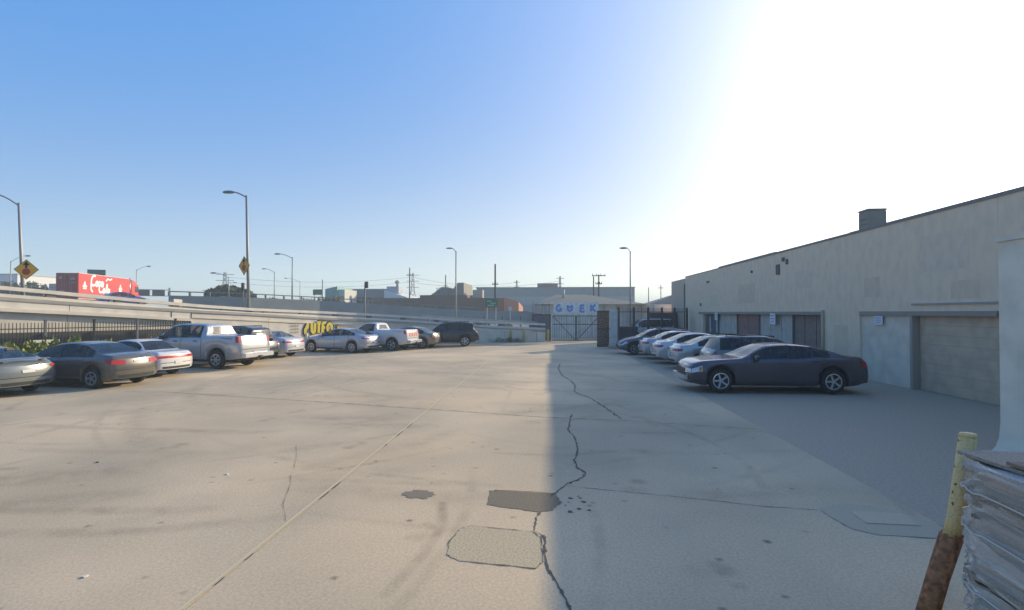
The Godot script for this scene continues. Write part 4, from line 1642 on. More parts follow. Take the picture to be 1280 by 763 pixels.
	notice.call(27.9, 2.08, 0.62, 0.56, "white notice between the grey and brown warehouse panels")
	notice.call(19.22, 2.13, 0.46, 0.3, "wide white notice on the wall left of the warehouse vehicle door")
	# rooftop unit
	var u := thing("rooftop_unit", "boxy air conditioning unit standing on the warehouse roof", "air conditioner", V(19.2, 5.1, 32.6))
	st = mb()
	bevel_box(st, Vector3(0, 2.3, 0), Vector3(1.05, 2.0, 1.0), 0.05)
	bevel_box(st, Vector3(0, 3.34, 0), Vector3(1.1, 0.1, 1.05), 0.03)
	part("casing", st, mat(0.20, 0.19, 0.17, 0.7), u)
	st = mb()
	bevel_box(st, Vector3(-0.2, 0.75, 0), Vector3(1.7, 1.5, 1.4), 0.04)
	part("plinth", st, mat(0.16, 0.155, 0.14, 0.8), u)
	for k in 5:
		st = mb()
		box(st, Vector3(-0.53, 1.6 + k * 0.3, 0), Vector3(0.04, 0.05, 0.8))
		part("louvre", st, mat(0.11, 0.11, 0.10, 0.7), u)
	# pale projecting block at the near end
	var b := thing("projecting_wall", "pale plastered wall block projecting from the near end of the warehouse", "wall")
	st = mb(0)
	var prof_b := [[0.10, -0.05], [0.05, 0.06], [0.015, 0.22], [0.0, 0.5], [0.0, 3.62], [0.04, 3.63], [0.04, 3.72]]
	var rings := []
	for q in prof_b:
		var e: float = q[0]
		rings.append([V(7.84 - e, q[1], 9.75 + e), V(11.45, q[1], 9.75 + e), V(11.45, q[1], 3.0), V(7.84 - e, q[1], 3.0)])
	st = mb()
	loft(st, rings, true)
	part("plaster_wall", st, mat(0.82, 0.72, 0.56, 0.85, 0, "blotch", 0.25), b)

func build_gate() -> void:
	var iron := mat(0.045, 0.04, 0.038, 0.6)
	var rust := mat(0.25, 0.155, 0.115, 0.85, 0, "rust", 0.8)
	var D := 44.2
	var g := thing("yard_gate", "double iron picket gate with two diagonal braces closing the yard", "gate", V(2.33, 0, D))
	var pk := BoxMesh.new()
	pk.size = Vector3(0.025, 2.1, 0.025)
	var st: SurfaceTool
	for sx in [-1.0, 1.0]:
		for k in 14:
			mi("picket", pk, iron, g, Vector3(sx * (0.08 + k * 0.142), 1.10, 0))
		for y in [0.1, 1.42, 2.12]:
			st = mb()
			box(st, Vector3(sx * 0.99, y, 0), Vector3(1.94, 0.06, 0.05))
			part("rail", st, iron, g)
		st = mb()
		tube(st, Vector3(sx * 0.08, 0.12, 0.04), Vector3(sx * 1.9, 2.1, 0.04), 0.03, 0.03, 6)
		part("brace", st, iron, g)
		st = mb()
		box(st, Vector3(sx * 0.035, 1.1, 0), Vector3(0.05, 2.1, 0.06))
		part("gate_stile", st, iron, g)
	# standing side panel left of the gate
	var p := thing("gate_side_frame", "rusty framed gate panel with a pale blue sheet left of the yard gate", "fence", V(-0.55, 0, D - 0.1))
	for x in [-0.72, 0.72]:
		st = mb()
		bevel_box(st, Vector3(x, 1.15, 0), Vector3(0.14, 2.3, 0.12), 0.01)
		part("frame_post", st, rust, p)
	for y in [0.15, 2.22]:
		st = mb()
		box(st, Vector3(0, y, 0), Vector3(1.3, 0.12, 0.1))
		part("frame_rail", st, rust, p)
	st = mb()
	box(st, Vector3(0, 1.2, -0.04), Vector3(1.3, 2.0, 0.02))
	part("sheet", st, mat(0.20, 0.22, 0.28, 0.7, 0, "blotch", 0.6), p)
	for k in 9:
		st = mb()
		box(st, Vector3(-0.6 + k * 0.15, 1.2, 0.02), Vector3(0.03, 2.0, 0.03))
		part("picket", st, rust, p)
	for k in 13:
		st = mb()
		tube(st, Vector3(-0.72 + k * 0.12, 2.28, 0), Vector3(-0.72 + k * 0.12 + rng.randf_range(-0.1, 0.1), 3.0 + rng.randf_range(-0.15, 0.3), rng.randf_range(-0.1, 0.1)), 0.014, 0.008, 4)
		part("spike", st, iron, p)
	# rusty leaf standing open, towards us
	p = thing("open_gate_leaf", "tall solid rust-brown gate leaf swung open beside the grey post", "gate", V(3.75, 0, 36.4), 0.0)
	for k in 3:
		st = mb()
		box(st, Vector3(-0.27 + k * 0.285, 1.29, -0.1 * k), Vector3(0.28, 2.5, 0.06))
		part("steel_plank", st, rust, p)
	for y in [0.2, 1.3, 2.45]:
		st = mb()
		box(st, Vector3(0.015, y, 0.06), Vector3(0.86, 0.07, 0.05))
		part("frame_rail", st, iron, p)
	p = thing("gate_pier", "pale grey rendered pier right of the rust-brown gate leaf", "pier", V(4.47, 0, 36.2))
	st = mb()
	bevel_box(st, Vector3(0, 1.28, 0), Vector3(0.42, 2.56, 0.42), 0.03)
	part("shaft", st, mat(0.55, 0.54, 0.54, 0.85, 0, "blotch", 0.5), p)
	st = mb()
	bevel_box(st, Vector3(-0.05, 0.10, 0.05), Vector3(0.7, 0.2, 0.62), 0.03)
	part("footing", st, mat(0.40, 0.36, 0.30, 0.9, 0, "blotch", 0.5), p)
	# fence from the pier to the warehouse
	p = thing("picket_fence", "tall thin iron picket fence between the grey pier and the warehouse", "fence")
	var a := V(4.9, 0, 37.2)
	var b := V(11.3, 0, 43.6)
	var L := a.distance_to(b)
	var dir := (b - a) / L
	var yaw := atan2(-dir.z, dir.x)
	for y in [0.2, 2.45]:
		st = mb()
		box(st, (a + b) / 2 + Vector3(0, y, 0), Vector3(L, 0.05, 0.04), yaw)
		part("rail", st, iron, p)
	var pm := BoxMesh.new()
	pm.size = Vector3(0.022, 2.7, 0.022)
	for k in 62:
		var q := a + dir * (k * L / 61.0)
		if k % 12 == 0:
			st = mb()
			box(st, q + Vector3(0, 1.4, 0), Vector3(0.11, 2.8, 0.11), yaw)
			part("fence_post", st, iron, p)
		else:
			mi("picket", pm, iron, p, q + Vector3(0, 1.38, 0))
	# blue sprayed letters on white boards above the gate
	var bd := thing("lettered_board", "white board with four large blue sprayed letters above the yard gate", "sign", V(2.33, 2.75, D + 0.25))
	var letters := [
		[circle_pts(Vector2(-1.42, 0.02), 0.19, 0.24, 50, 330), [Vector2(-1.40, -0.02), Vector2(-1.24, -0.02), Vector2(-1.24, -0.26)]],
		[[Vector2(-0.68, 0.28), Vector2(-0.68, -0.1), Vector2(-0.5, -0.24), Vector2(-0.32, -0.1), Vector2(-0.32, 0.28)], [Vector2(-0.6, 0.1), Vector2(-0.4, 0.1)]],
		[[Vector2(0.72, 0.26), Vector2(0.4, 0.24), Vector2(0.36, -0.26), Vector2(0.72, -0.28)], [Vector2(0.4, 0.0), Vector2(0.68, 0.0)]],
		[[Vector2(1.26, 0.3), Vector2(1.26, -0.26)], [Vector2(1.62, 0.3), Vector2(1.3, 0.02), Vector2(1.64, -0.26)]],
	]
	for i in 4:
		st = mb()
		box(st, Vector3(-1.4 + i * 0.95, 0.02, 0), Vector3(0.9, 0.98, 0.03))
		var pl := part("board", st, mat(0.82, 0.82, 0.76, 0.8, 0, "blotch", 0.6), bd)
		st = mb()
		strokes(st, letters[i], 0.19, Vector3(0, 0, 0.02), Vector3.RIGHT, Vector3.UP)
		part("blue_letter", st, mat(0.19, 0.30, 0.58, 0.7), pl)
	# yellow bollards
	var yl := mat(0.46, 0.36, 0.10, 0.6)
	var xs := [-5.3, -4.15, -3.0, -1.95]
	for i in 4:
		bollard(V(xs[i], 0, 42.5 + 0.05 * i), 0.95 + 0.03 * i, 0.10, yl, ["yellow bollard nearest the parked black suv by the ramp wall", "second yellow bollard from the parked black suv by the ramp wall", "third yellow bollard from the parked black suv by the ramp wall", "fourth yellow bollard, nearest the rusty framed panel"][i], "yellow bollards by the ramp wall")
	bollard(V(-0.95, 0, 43.4), 1.0, 0.10, yl, "left yellow bollard before the rusty framed panel", "yellow bollards by the gate")
	bollard(V(-0.02, 0, 43.5), 1.0, 0.10, yl, "right yellow bollard before the rusty framed panel", "yellow bollards by the gate")
	bollard(V(-15.0, 0, 31.9), 1.15, 0.07, mat(0.55, 0.5, 0.36, 0.7), "thin pale post in front of the yellow graffiti", "pale posts by the graffiti")
	bollard(V(-14.2, 0, 33.6), 0.95, 0.05, mat(0.5, 0.46, 0.36, 0.7), "short pale post behind the silver sedan hood", "pale posts by the graffiti")
	var hp := ramp_p(ramp_s(-22.75), 2.1, 0.0)
	var hy := thing("marker_post", "small white and red marker post in the weeds by the picket fence", "post", hp)
	st = mb(0)
	lathe(st, Vector3.ZERO, [[0.10, 0.0], [0.10, 0.75], [0.09, 0.8]], 12)
	part("shaft", st, mat(0.65, 0.6, 0.52, 0.7), hy)
	st = mb(0)
	lathe(st, Vector3(0, 0.8, 0), [[0.12, 0.0], [0.12, 0.16], [0.05, 0.22]], 12)
	part("cap", st, mat(0.5, 0.12, 0.07, 0.6), hy)
	st = mb()
	box(st, V(-4.3, 0.08, 42.9), Vector3(4.0, 0.16, 0.18))
	structure("kerb", st, mat(0.42, 0.42, 0.38, 0.9, 0, "blotch", 0.5))
	# long low fence rails along the wall foot right of the suv
	var gr := thing("guard_rail", "pale horizontal guard rail on top of the ramp wall behind the yellow bollards", "guard rail")
	for k in 7:
		st = mb()
		var q := ramp_p(ramp_len[-1] - 0.4 - k * 1.5, -0.9, 0)
		box(st, q + Vector3(0, 1.35, 0), Vector3(0.12, 1.5, 0.12))
		part("rail_post", st, mat(0.14, 0.15, 0.16, 0.8), gr)
	st = mb()
	ramp_bar(st, ramp_len[-1] - 10.0, ramp_len[-1], -0.85, -0.78, func(q): return q[2] - 0.02, func(q): return q[2] + 0.16)
	part("beam", st, mat(0.36, 0.37, 0.36, 0.6, 0.3), gr)

func build_far() -> void:
	# shaded retaining wall of the second ramp
	var fw := thing("far_ramp_wall", "grey shaded concrete wall of a second ramp beyond the near ramp", "wall")
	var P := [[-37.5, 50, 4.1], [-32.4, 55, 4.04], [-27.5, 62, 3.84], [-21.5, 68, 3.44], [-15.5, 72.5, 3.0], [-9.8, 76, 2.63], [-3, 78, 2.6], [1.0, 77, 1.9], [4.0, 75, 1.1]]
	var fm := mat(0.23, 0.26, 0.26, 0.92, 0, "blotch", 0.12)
	var rl := mat(0.14, 0.14, 0.145, 0.7)
	var st: SurfaceTool
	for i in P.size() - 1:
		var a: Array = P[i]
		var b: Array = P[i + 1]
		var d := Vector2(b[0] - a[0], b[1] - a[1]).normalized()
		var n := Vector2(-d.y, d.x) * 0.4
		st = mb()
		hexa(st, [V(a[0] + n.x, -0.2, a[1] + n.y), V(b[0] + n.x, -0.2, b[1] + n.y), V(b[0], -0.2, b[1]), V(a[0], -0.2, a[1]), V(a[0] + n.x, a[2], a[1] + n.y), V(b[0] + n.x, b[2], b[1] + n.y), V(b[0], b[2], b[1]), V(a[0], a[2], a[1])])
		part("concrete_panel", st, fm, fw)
		if i < 5:
			st = mb()
			tube(st, V(a[0] + n.x, a[2] + 0.42, a[1] + n.y), V(b[0] + n.x, b[2] + 0.42, b[1] + n.y), 0.06, 0.06, 5)
			part("rail", st, rl, fw)
			for k in 4:
				st = mb()
				var f := k / 4.0
				box(st, V(lerpf(a[0], b[0], f) + n.x, lerpf(a[2], b[2], f) + 0.2, lerpf(a[1], b[1], f) + n.y), Vector3(0.16, 0.44, 0.16))
				part("rail_post", st, rl, fw)
	# raised freeway at the left
	st = mb()
	hexa(st, [V(-160, -0.2, 130), V(-70, -0.2, 130), V(-36, -0.2, 48), V(-60, -0.2, 20), V(-160, 3.1, 130), V(-70, 3.1, 130), V(-36, 3.0, 48), V(-60, 3.3, 20)])
	structure("freeway", st, mat(0.19, 0.185, 0.175, 0.9, 0, "rough", 0.2))
	st = mb()
	hexa(st, [V(-70, 3.1, 130), V(-69.6, 3.1, 130), V(-35.6, 3.0, 48), V(-36, 3.0, 48), V(-70, 3.75, 130), V(-69.6, 3.75, 130), V(-35.6, 3.7, 48), V(-36, 3.7, 48)])
	tag(part("freeway_barrier", st, mat(0.42, 0.4, 0.35, 0.9), self), "long low concrete barrier along the raised freeway edge", "barrier")
	# street rising beyond the gate
	st = mb()
	hexa(st, [V(-9, -0.2, 76.5), V(14, -0.2, 76.5), V(14, -0.2, 60), V(-9, -0.2, 60), V(-9, 0.9, 76.5), V(14, 0.9, 76.5), V(14, 0.01, 60), V(-9, 0.01, 60)])
	structure("street", st, mat(0.2, 0.2, 0.205, 0.9, 0, "rough", 0.3))

	# hip-roofed white building behind the gate
	var o := thing("hip_roof_building", "low white building with a dark hipped roof behind the yard gate", "building")
	var white := mat(0.82, 0.78, 0.68, 0.9, 0, "blotch", 0.2)
	block(o, "wall", white, 0.2, 12.6, 52.0, 60.0, -0.1, 3.2)
	st = mb()
	var e0 := [V(-1.4, 3.2, 51.2), V(9.6, 3.2, 51.2), V(9.6, 3.2, 60.8), V(-1.4, 3.2, 60.8)]
	var r0 := V(0.9, 4.3, 56)
	var r1 := V(4.0, 4.3, 56)
	tri(st, e0[0], e0[3], r0)
	tri(st, e0[1], r1, e0[2])
	quad(st, e0[0], r0, r1, e0[1])
	quad(st, e0[2], r1, r0, e0[3])
	quad(st, e0[0], e0[1], e0[2], e0[3])
	var rf := part("roof", st, mat(0.24, 0.235, 0.20, 0.9, 0, "rough", 0.4), o)
	st = mb(0)
	tube(st, V(1.6, 3.9, 54.4), V(1.6, 4.75, 54.4), 0.12)
	part("vent_pipe", st, mat(0.5, 0.5, 0.5, 0.6), rf)
	for k in 9:
		st = mb()
		box(st, V(0.65 + k * 1.2, 1.6, 51.96), Vector3(0.05, 3.1, 0.06))
		part("batten", st, mat(0.4, 0.38, 0.33, 0.9), o)
	# dark brown container and a blue skip behind the fence
	o = thing("storage_container", "dark brown storage container behind the fence at the warehouse corner", "container", V(10.6, 0, 49.2))
	st = mb()
	bevel_box(st, Vector3(0, 1.25, 0), Vector3(2.6, 2.3, 2.4), 0.03)
	part("casing", st, mat(0.075, 0.05, 0.04, 0.8, 0, "blotch", 0.5), o)
	for k in 9:
		st = mb()
		box(st, Vector3(-1.15 + k * 0.28, 1.25, 1.22), Vector3(0.12, 2.1, 0.05))
		part("rib", st, mat(0.075, 0.05, 0.04, 0.8, 0, "blotch", 0.5), o)
	o = thing("rubbish_skip", "dark blue rubbish skip behind the fence right of the grey pier", "skip", V(6.15, 0, 42.0))
	st = mb()
	loft(st, [[Vector3(-0.6, 0.12, -0.4), Vector3(0.6, 0.12, -0.4), Vector3(0.6, 0.12, 0.4), Vector3(-0.6, 0.12, 0.4)], [Vector3(-0.78, 1.2, -0.5), Vector3(0.78, 1.2, -0.5), Vector3(0.78, 1.2, 0.5), Vector3(-0.78, 1.2, 0.5)]])
	part("bin", st, mat(0.035, 0.04, 0.075, 0.7), o)
	st = mb()
	bevel_box(st, Vector3(0, 1.26, 0), Vector3(1.64, 0.1, 1.08), 0.02)
	part("lid", st, mat(0.02, 0.02, 0.03, 0.6), o)
	# low dark roof right of the hip roof
	o = thing("gable_shed", "pale shed with a low dark roof seen just left of the warehouse corner", "building")
	block(o, "wall", mat(0.4, 0.39, 0.36, 0.9), 15.0, 34.0, 84, 96, -0.1, 3.2)
	st = mb()
	hexa(st, [V(14.5, 3.2, 96.5), V(34.5, 3.2, 96.5), V(34.5, 3.2, 83.5), V(14.5, 3.2, 83.5), V(21, 5.4, 91), V(34.5, 5.6, 91), V(34.5, 5.6, 89), V(21, 5.4, 89)])
	part("roof", st, mat(0.12, 0.125, 0.13, 0.9), o)

	# large grey warehouse on the horizon
	o = thing("distribution_warehouse", "very long flat grey warehouse on the horizon beyond the gate", "building")
	var wx0 := -20.4
	var wx1 := 24.3
	for k in 4:
		block(o, "cladding_band", [mat(0.30, 0.335, 0.33, 0.8), mat(0.23, 0.265, 0.27, 0.8), mat(0.31, 0.345, 0.335, 0.8), mat(0.21, 0.245, 0.25, 0.8)][k], wx0 + 0.01 * (k % 2), wx1 - 0.01 * (k % 2), 150 + 0.05 * (k % 2), 180, -0.1 + k * 2.35, 2.25 + k * 2.35)
	block(o, "parapet", mat(0.17, 0.175, 0.19, 0.8), wx0 - 0.1, wx1 + 0.1, 149.9, 180.1, 9.3, 9.62)
	for k in 14:
		block(o, "cladding_joint", mat(0.18, 0.19, 0.2, 0.8), wx0 + 1.5 + k * 3.2, wx0 + 1.56 + k * 3.2, 149.9, 150.0, 0, 9.3)
	block(o, "roof_house", mat(0.24, 0.10, 0.10, 0.8), -3.1, 2.9, 155, 161, 9.6, 11.0)
	# brick factory
	o = thing("brick_factory", "long dark brick factory with an orange sunlit gable end beyond the ramp", "building")
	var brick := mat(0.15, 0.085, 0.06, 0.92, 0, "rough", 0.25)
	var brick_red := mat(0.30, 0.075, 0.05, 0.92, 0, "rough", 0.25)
	var gable := mat(0.46, 0.20, 0.11, 0.92, 0, "rough", 0.25)  # sunlit copy of the brick: sunshine is put into this brighter orange colour
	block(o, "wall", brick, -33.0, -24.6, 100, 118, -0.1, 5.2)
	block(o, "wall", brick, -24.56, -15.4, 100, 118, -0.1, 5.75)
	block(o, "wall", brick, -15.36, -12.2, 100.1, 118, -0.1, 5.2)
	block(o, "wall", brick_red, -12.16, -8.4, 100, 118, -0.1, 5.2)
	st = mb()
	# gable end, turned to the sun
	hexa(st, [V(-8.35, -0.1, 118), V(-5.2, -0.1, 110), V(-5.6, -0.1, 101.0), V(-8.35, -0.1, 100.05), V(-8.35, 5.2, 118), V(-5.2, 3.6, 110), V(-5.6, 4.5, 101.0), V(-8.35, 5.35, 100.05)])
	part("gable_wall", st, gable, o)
	for k in 12:
		st = mb()
		box(st, V(-32 + k * 1.7, 3.4, 99.98), Vector3(0.8, 0.9, 0.05))
		part("window", st, mat(0.05, 0.05, 0.055, 0.3), o)
	for q in [[-23.6, -19.9, 7.5], [-19.9, -16.7, 8.35]]:
		st = mb()
		var h: float = q[2]
		hexa(st, [V(q[0], 5.7, 116), V(q[1], 5.7, 116), V(q[1], 5.7, 104), V(q[0], 5.7, 104), V(q[1] - 1.2, h, 116), V(q[1], h, 116), V(q[1], h, 104), V(q[1] - 1.2, h, 104)])
		part("saw_tooth_roof", st, mat(0.20, 0.19, 0.17, 0.8), o)
		st = mb()
		box(st, V(q[1] - 1.9, 6.6, 103.95), Vector3(0.7, 0.8, 0.06))
		part("skylight", st, mat(0.1, 0.16, 0.2, 0.2), o)
	block(o, "roof_vent", mat(0.4, 0.36, 0.28, 0.8), -15.2, -13.2, 106, 108, 5.2, 7.0)
	block(o, "roof_vent", mat(0.6, 0.6, 0.6, 0.8), -16.2, -15.3, 106, 108, 5.2, 5.9)
	# white and grey workshop
	o = thing("white_workshop", "white workshop with a sloping roof and roof box beyond the ramp", "building")
	st = mb()
	hexa(st, [V(-34.6, -0.1, 120), V(-29.5, -0.1, 118), V(-29.5, -0.1, 109), V(-34.6, -0.1, 109.5), V(-34.6, 7.2, 120), V(-29.5, 5.9, 118), V(-29.5, 5.6, 109), V(-34.6, 7.2, 109.5)])
	part("wall", st, mat(0.72, 0.72, 0.7, 0.8), o)
	block(o, "roof_box", mat(0.42, 0.42, 0.46, 0.8), -34.2, -31.6, 110, 113, 6.5, 7.95)
	st = mb(0)
	lathe(st, V(-32.2, 7.95, 111), [[0.25, 0], [0.25, 0.7], [0.55, 0.75], [0.5, 1.1], [0.1, 1.4]], 10)
	part("roof_cowl", st, mat(0.4, 0.4, 0.4, 0.6), o)
	o = thing("grey_workshop", "long grey flat-roofed workshop with dark glazed bays beyond the ramp", "building")
	block(o, "wall", mat(0.22, 0.23, 0.25, 0.8), -43.6, -34.65, 110, 124, -0.1, 7.15)
	block(o, "parapet", mat(0.28, 0.29, 0.31, 0.8), -43.7, -34.6, 109.9, 124.1, 7.15, 7.45)
	for k in 7:
		st = mb()
		box(st, V(-42.8 + k * 1.23, 4.9, 109.97), Vector3(1.05, 1.5, 0.08))
		part("window", st, mat(0.05, 0.06, 0.07, 0.2), o)
	o = thing("teal_building", "pale teal panelled block with a slanting roofline beyond the ramp", "building")
	st = mb()
	hexa(st, [V(-43.3, -0.1, 108), V(-40.9, -0.1, 108), V(-40.9, -0.1, 100), V(-43.3, -0.1, 100), V(-43.3, 7.0, 108), V(-40.9, 7.5, 108), V(-40.9, 7.5, 100), V(-43.3, 7.0, 100)])
	part("wall", st, mat(0.19, 0.36, 0.33, 0.7), o)
	block(o, "side_wing", mat(0.5, 0.5, 0.46, 0.8), -40.85, -39.6, 100.5, 107, -0.1, 6.9)
	for k in 3:
		block(o, "panel_joint", mat(0.14, 0.26, 0.25, 0.7), -42.7 + k * 0.6, -42.66 + k * 0.6, 99.95, 100.0, 0.0, 6.9)
	# low pale houses at the far left
	o = thing("pale_warehouse", "pale flat building partly hidden behind trees at the far left", "building")
	block(o, "wall", mat(0.62, 0.62, 0.62, 0.8), -142, -129, 120, 132, -0.1, 11.6)
	block(o, "roof_edge", mat(0.4, 0.4, 0.4, 0.8), -142.2, -128.8, 119.8, 132.2, 11.6, 11.9)

	# road signs
	var sg := func(called: String, label: String, at: Vector3, w: float, h: float, m: Material, posts: Array, yaw := 0.0) -> Node3D:
		var s := thing(called, label, "road sign", at, yaw)
		var q := mb()
		bevel_box(q, Vector3(0, 0, 0), Vector3(w, h, 0.06), 0.015)
		part("sign_panel", q, m, s)
		for p in posts:
			q = mb()
			tube(q, Vector3(p, -at.y, -0.08), Vector3(p, h * 0.4, -0.08), 0.07, 0.07, 6)
			part("sign_post", q, mat(0.5, 0.49, 0.45, 0.7), s)
		return s
	var green := mat(0.02, 0.17, 0.09, 0.5)
	var wt := mat(0.7, 0.7, 0.68, 0.5)
	var s: Node3D = sg.call("direction_sign", "green road sign on two pale posts left of the gate", V(-6.45, 3.48, 60), 1.45, 1.0, green, [-0.5, 0.5])
	for q in [[-0.25, 0.22, 0.55], [0.2, -0.02, 0.6], [-0.05, -0.26, 0.8]]:
		st = mb()
		box(st, Vector3(q[0], q[1], 0.034), Vector3(q[2], 0.12, 0.008))
		part("legend", st, mat(0.3, 0.45, 0.36, 0.5), s)
	s = sg.call("direction_sign", "small green freeway sign beside the pale teal block", V(-39.4, 5.9, 88), 1.7, 0.95, green, [-0.6, 0.6])
	s = sg.call("direction_sign", "dark green freeway sign seen above the red trailer", V(-72.4, 8.85, 80), 2.4, 0.9, mat(0.02, 0.07, 0.06, 0.5), [-0.9, 0.9], 0.5)
	s = sg.call("small_sign", "small pale grey sign right of the brick factory gable", V(-4.75, 2.9, 66), 0.45, 0.45, mat(0.45, 0.5, 0.55, 0.5), [0.0])
	# gantry seen from behind
	o = thing("sign_gantry", "overhead gantry with two dark sign backs over the freeway", "gantry", V(-71.2, 3.0, 90), 0.6)
	for x in [-2.9, 2.9]:
		st = mb()
		tube(st, Vector3(x, 0, 0), Vector3(x, 3.9, 0), 0.14)
		part("gantry_post", st, mat(0.2, 0.2, 0.2, 0.6), o)
	for y in [2.4, 3.5]:
		st = mb()
		box(st, Vector3(0, y, 0), Vector3(5.8, 0.12, 0.12))
		part("truss", st, mat(0.3, 0.3, 0.3, 0.6), o)
	for x in [-1.0, 1.25]:
		st = mb()
		bevel_box(st, Vector3(x, 2.95, 0.12), Vector3(1.9, 1.0, 0.08), 0.02)
		part("sign_back", st, mat(0.05, 0.055, 0.06, 0.6), o)
	# signals
	o = thing("signal_pole", "pole with a dark signal head in front of the grey workshop", "traffic light", V(-19.46, 0, 55))
	st = mb(0)
	tube(st, Vector3.ZERO, Vector3(0, 5.6, 0), 0.09, 0.07)
	part("pole", st, mat(0.16, 0.16, 0.16, 0.6), o)
	st = mb()
	bevel_box(st, Vector3(0.18, 5.35, 0), Vector3(0.34, 0.7, 0.3), 0.05)
	part("signal_head", st, mat(0.02, 0.02, 0.02, 0.6), o)
	o = thing("signal_pole", "pole with a dark signal head left of the second warning sign", "traffic light", V(-29.92, 3.0, 50))
	st = mb(0)
	tube(st, Vector3.ZERO, Vector3(0, 2.2, 0), 0.06, 0.05)
	part("pole", st, mat(0.16, 0.16, 0.16, 0.6), o)
	st = mb()
	bevel_box(st, Vector3(0.0, 1.95, 0.08), Vector3(0.28, 0.75, 0.25), 0.05)
	part("signal_head", st, mat(0.02, 0.02, 0.02, 0.6), o)
	# poles and pylons
	utility_pole(V(-29.24, 0, 110), 11.9, [[1.6, 1.2]], "tall dark pole left of the brick factory")
	utility_pole(V(-8.02, 0, 80), 9.8, [[3.1, 0.9]], "thick dark pole beside the brick factory gable", 0.17)
	utility_pole(V(-23.49, 0, 120), 11.1, [[2.6, 0.8], [3.2, 0.6]], "dark pole between the saw-tooth roofs and the tall pole")
	utility_pole(V(-26.65, 0, 130), 8.7, [[0.3, 2.4]], "short pole with one crossarm above the brick factory")
	utility_pole(V(6.42, 0, 75), 7.5, [], "thin dark pole left of the crossarm pole beyond the gate", 0.11)
	utility_pole(V(7.15, 0, 75), 7.75, [[0.15, 1.9], [1.3, 0.9]], "dark pole with a wide crossarm beyond the gate", 0.13)
	utility_pole(V(22.5, 0, 120), 8.0, [], "distant thin pole left of the warehouse corner", 0.12)
	utility_pole(V(29.4, 0, 140), 9.6, [[0.8, 1.2]], "distant pole with a small crossarm nearest the warehouse corner", 0.13)
	utility_pole(V(-52.6, 0, 120), 10.1, [], "distant thin pole above the small green freeway sign", 0.16, false)
	pylon(V(-57.1, 0, 220), 19.2, 2.4, "lattice pylon just right of the tall dark pole")
	pylon(V(-127.2, 0, 200), 18.4, 3.0, "faint lattice pylon behind the round tree at the left")
	pylon(V(5.0, 0, 220), 17.5, 1.5, "lattice pylon above the long grey horizon warehouse")
	pylon(V(-13.0, 0, 220), 15.9, 1.2, "lattice pylon at the left end of the horizon warehouse")
	for q in [[V(-127.2, 16.5, 200), V(-57.1, 17.5, 220), "upper thin power line left of the pylon by the tall dark pole"], [V(-127.2, 14.5, 200), V(-57.1, 15.5, 220), "lower thin power line left of the pylon by the tall dark pole"], [V(-57.1, 17.5, 220), V(-13, 15, 220), "upper thin power line right of the pylon by the tall dark pole"], [V(-57.1, 15.0, 220), V(5.0, 15.5, 220), "lower thin power line reaching across to the pylon above the horizon warehouse"]]:
		st = mb()
		var pts := []
		for k in 13:
			var f := k / 12.0
			pts.append(q[0].lerp(q[1], f) - Vector3(0, 2.2 * 4 * f * (1 - f), 0))
		path_tube(st, pts, 0.05, 4)
		tag(part("power_line", st, mat(0.15, 0.15, 0.16, 0.6), self), q[2], "power line", "power lines on the horizon")
	# trees
	tree("round_tree", "dark green round tree beyond the freeway rail left of the second warning sign", V(-44.1, 0, 71), 6.6, Vector3(3.3, 2.5, 3.0), 4200, Color(0.05, 0.065, 0.022))
	palm("small dark palm left of the round tree", V(-60.0, 0, 90), 5.3)
	var tl := [[-97.5, 88, 8.0, "dark bluish tree at the far left frame edge"], [-94.6, 87, 7.4, "dark tree left of the first warning sign"], [-92.4, 84, 7.6, "dark tree directly behind the first warning sign"], [-89.6, 86, 7.9, "dark tree right of the first warning sign"], [-87.4, 85, 7.5, "dark tree left of the cream box truck"]]
	for q in tl:
		tree("far_tree", q[3], V(q[0], 0, q[1]), q[2], Vector3(2.6, 2.4, 2.4), 900, Color(0.04, 0.05, 0.03), "trees at the far left")
	tree("far_tree", "small brownish tree above the far ramp wall near the tall lamp", V(-41.1, 0, 76), 4.75, Vector3(1.2, 0.9, 1.0), 300, Color(0.07, 0.045, 0.03))
	tree("far_tree", "small pale bush above the far ramp wall right of the tall lamp", V(-36.4, 0, 78), 4.7, Vector3(1.5, 0.9, 1.2), 300, Color(0.12, 0.12, 0.08))
	tree("far_tree", "yellowish bush at the foot of the pale teal block", V(-38.3, 0, 92), 5.4, Vector3(3.0, 1.3, 1.6), 420, Color(0.12, 0.11, 0.03))
	shrub("shrub", "dark green bush left of the green road sign posts", V(-7.6, 0.6, 60), Vector3(1.0, 1.1, 0.6), 260, Color(0.035, 0.055, 0.02))
	shrub("shrub", "dark green bush right of the green road sign posts", V(-4.6, 0.6, 60), Vector3(0.6, 0.9, 0.5), 200, Color(0.035, 0.055, 0.02))

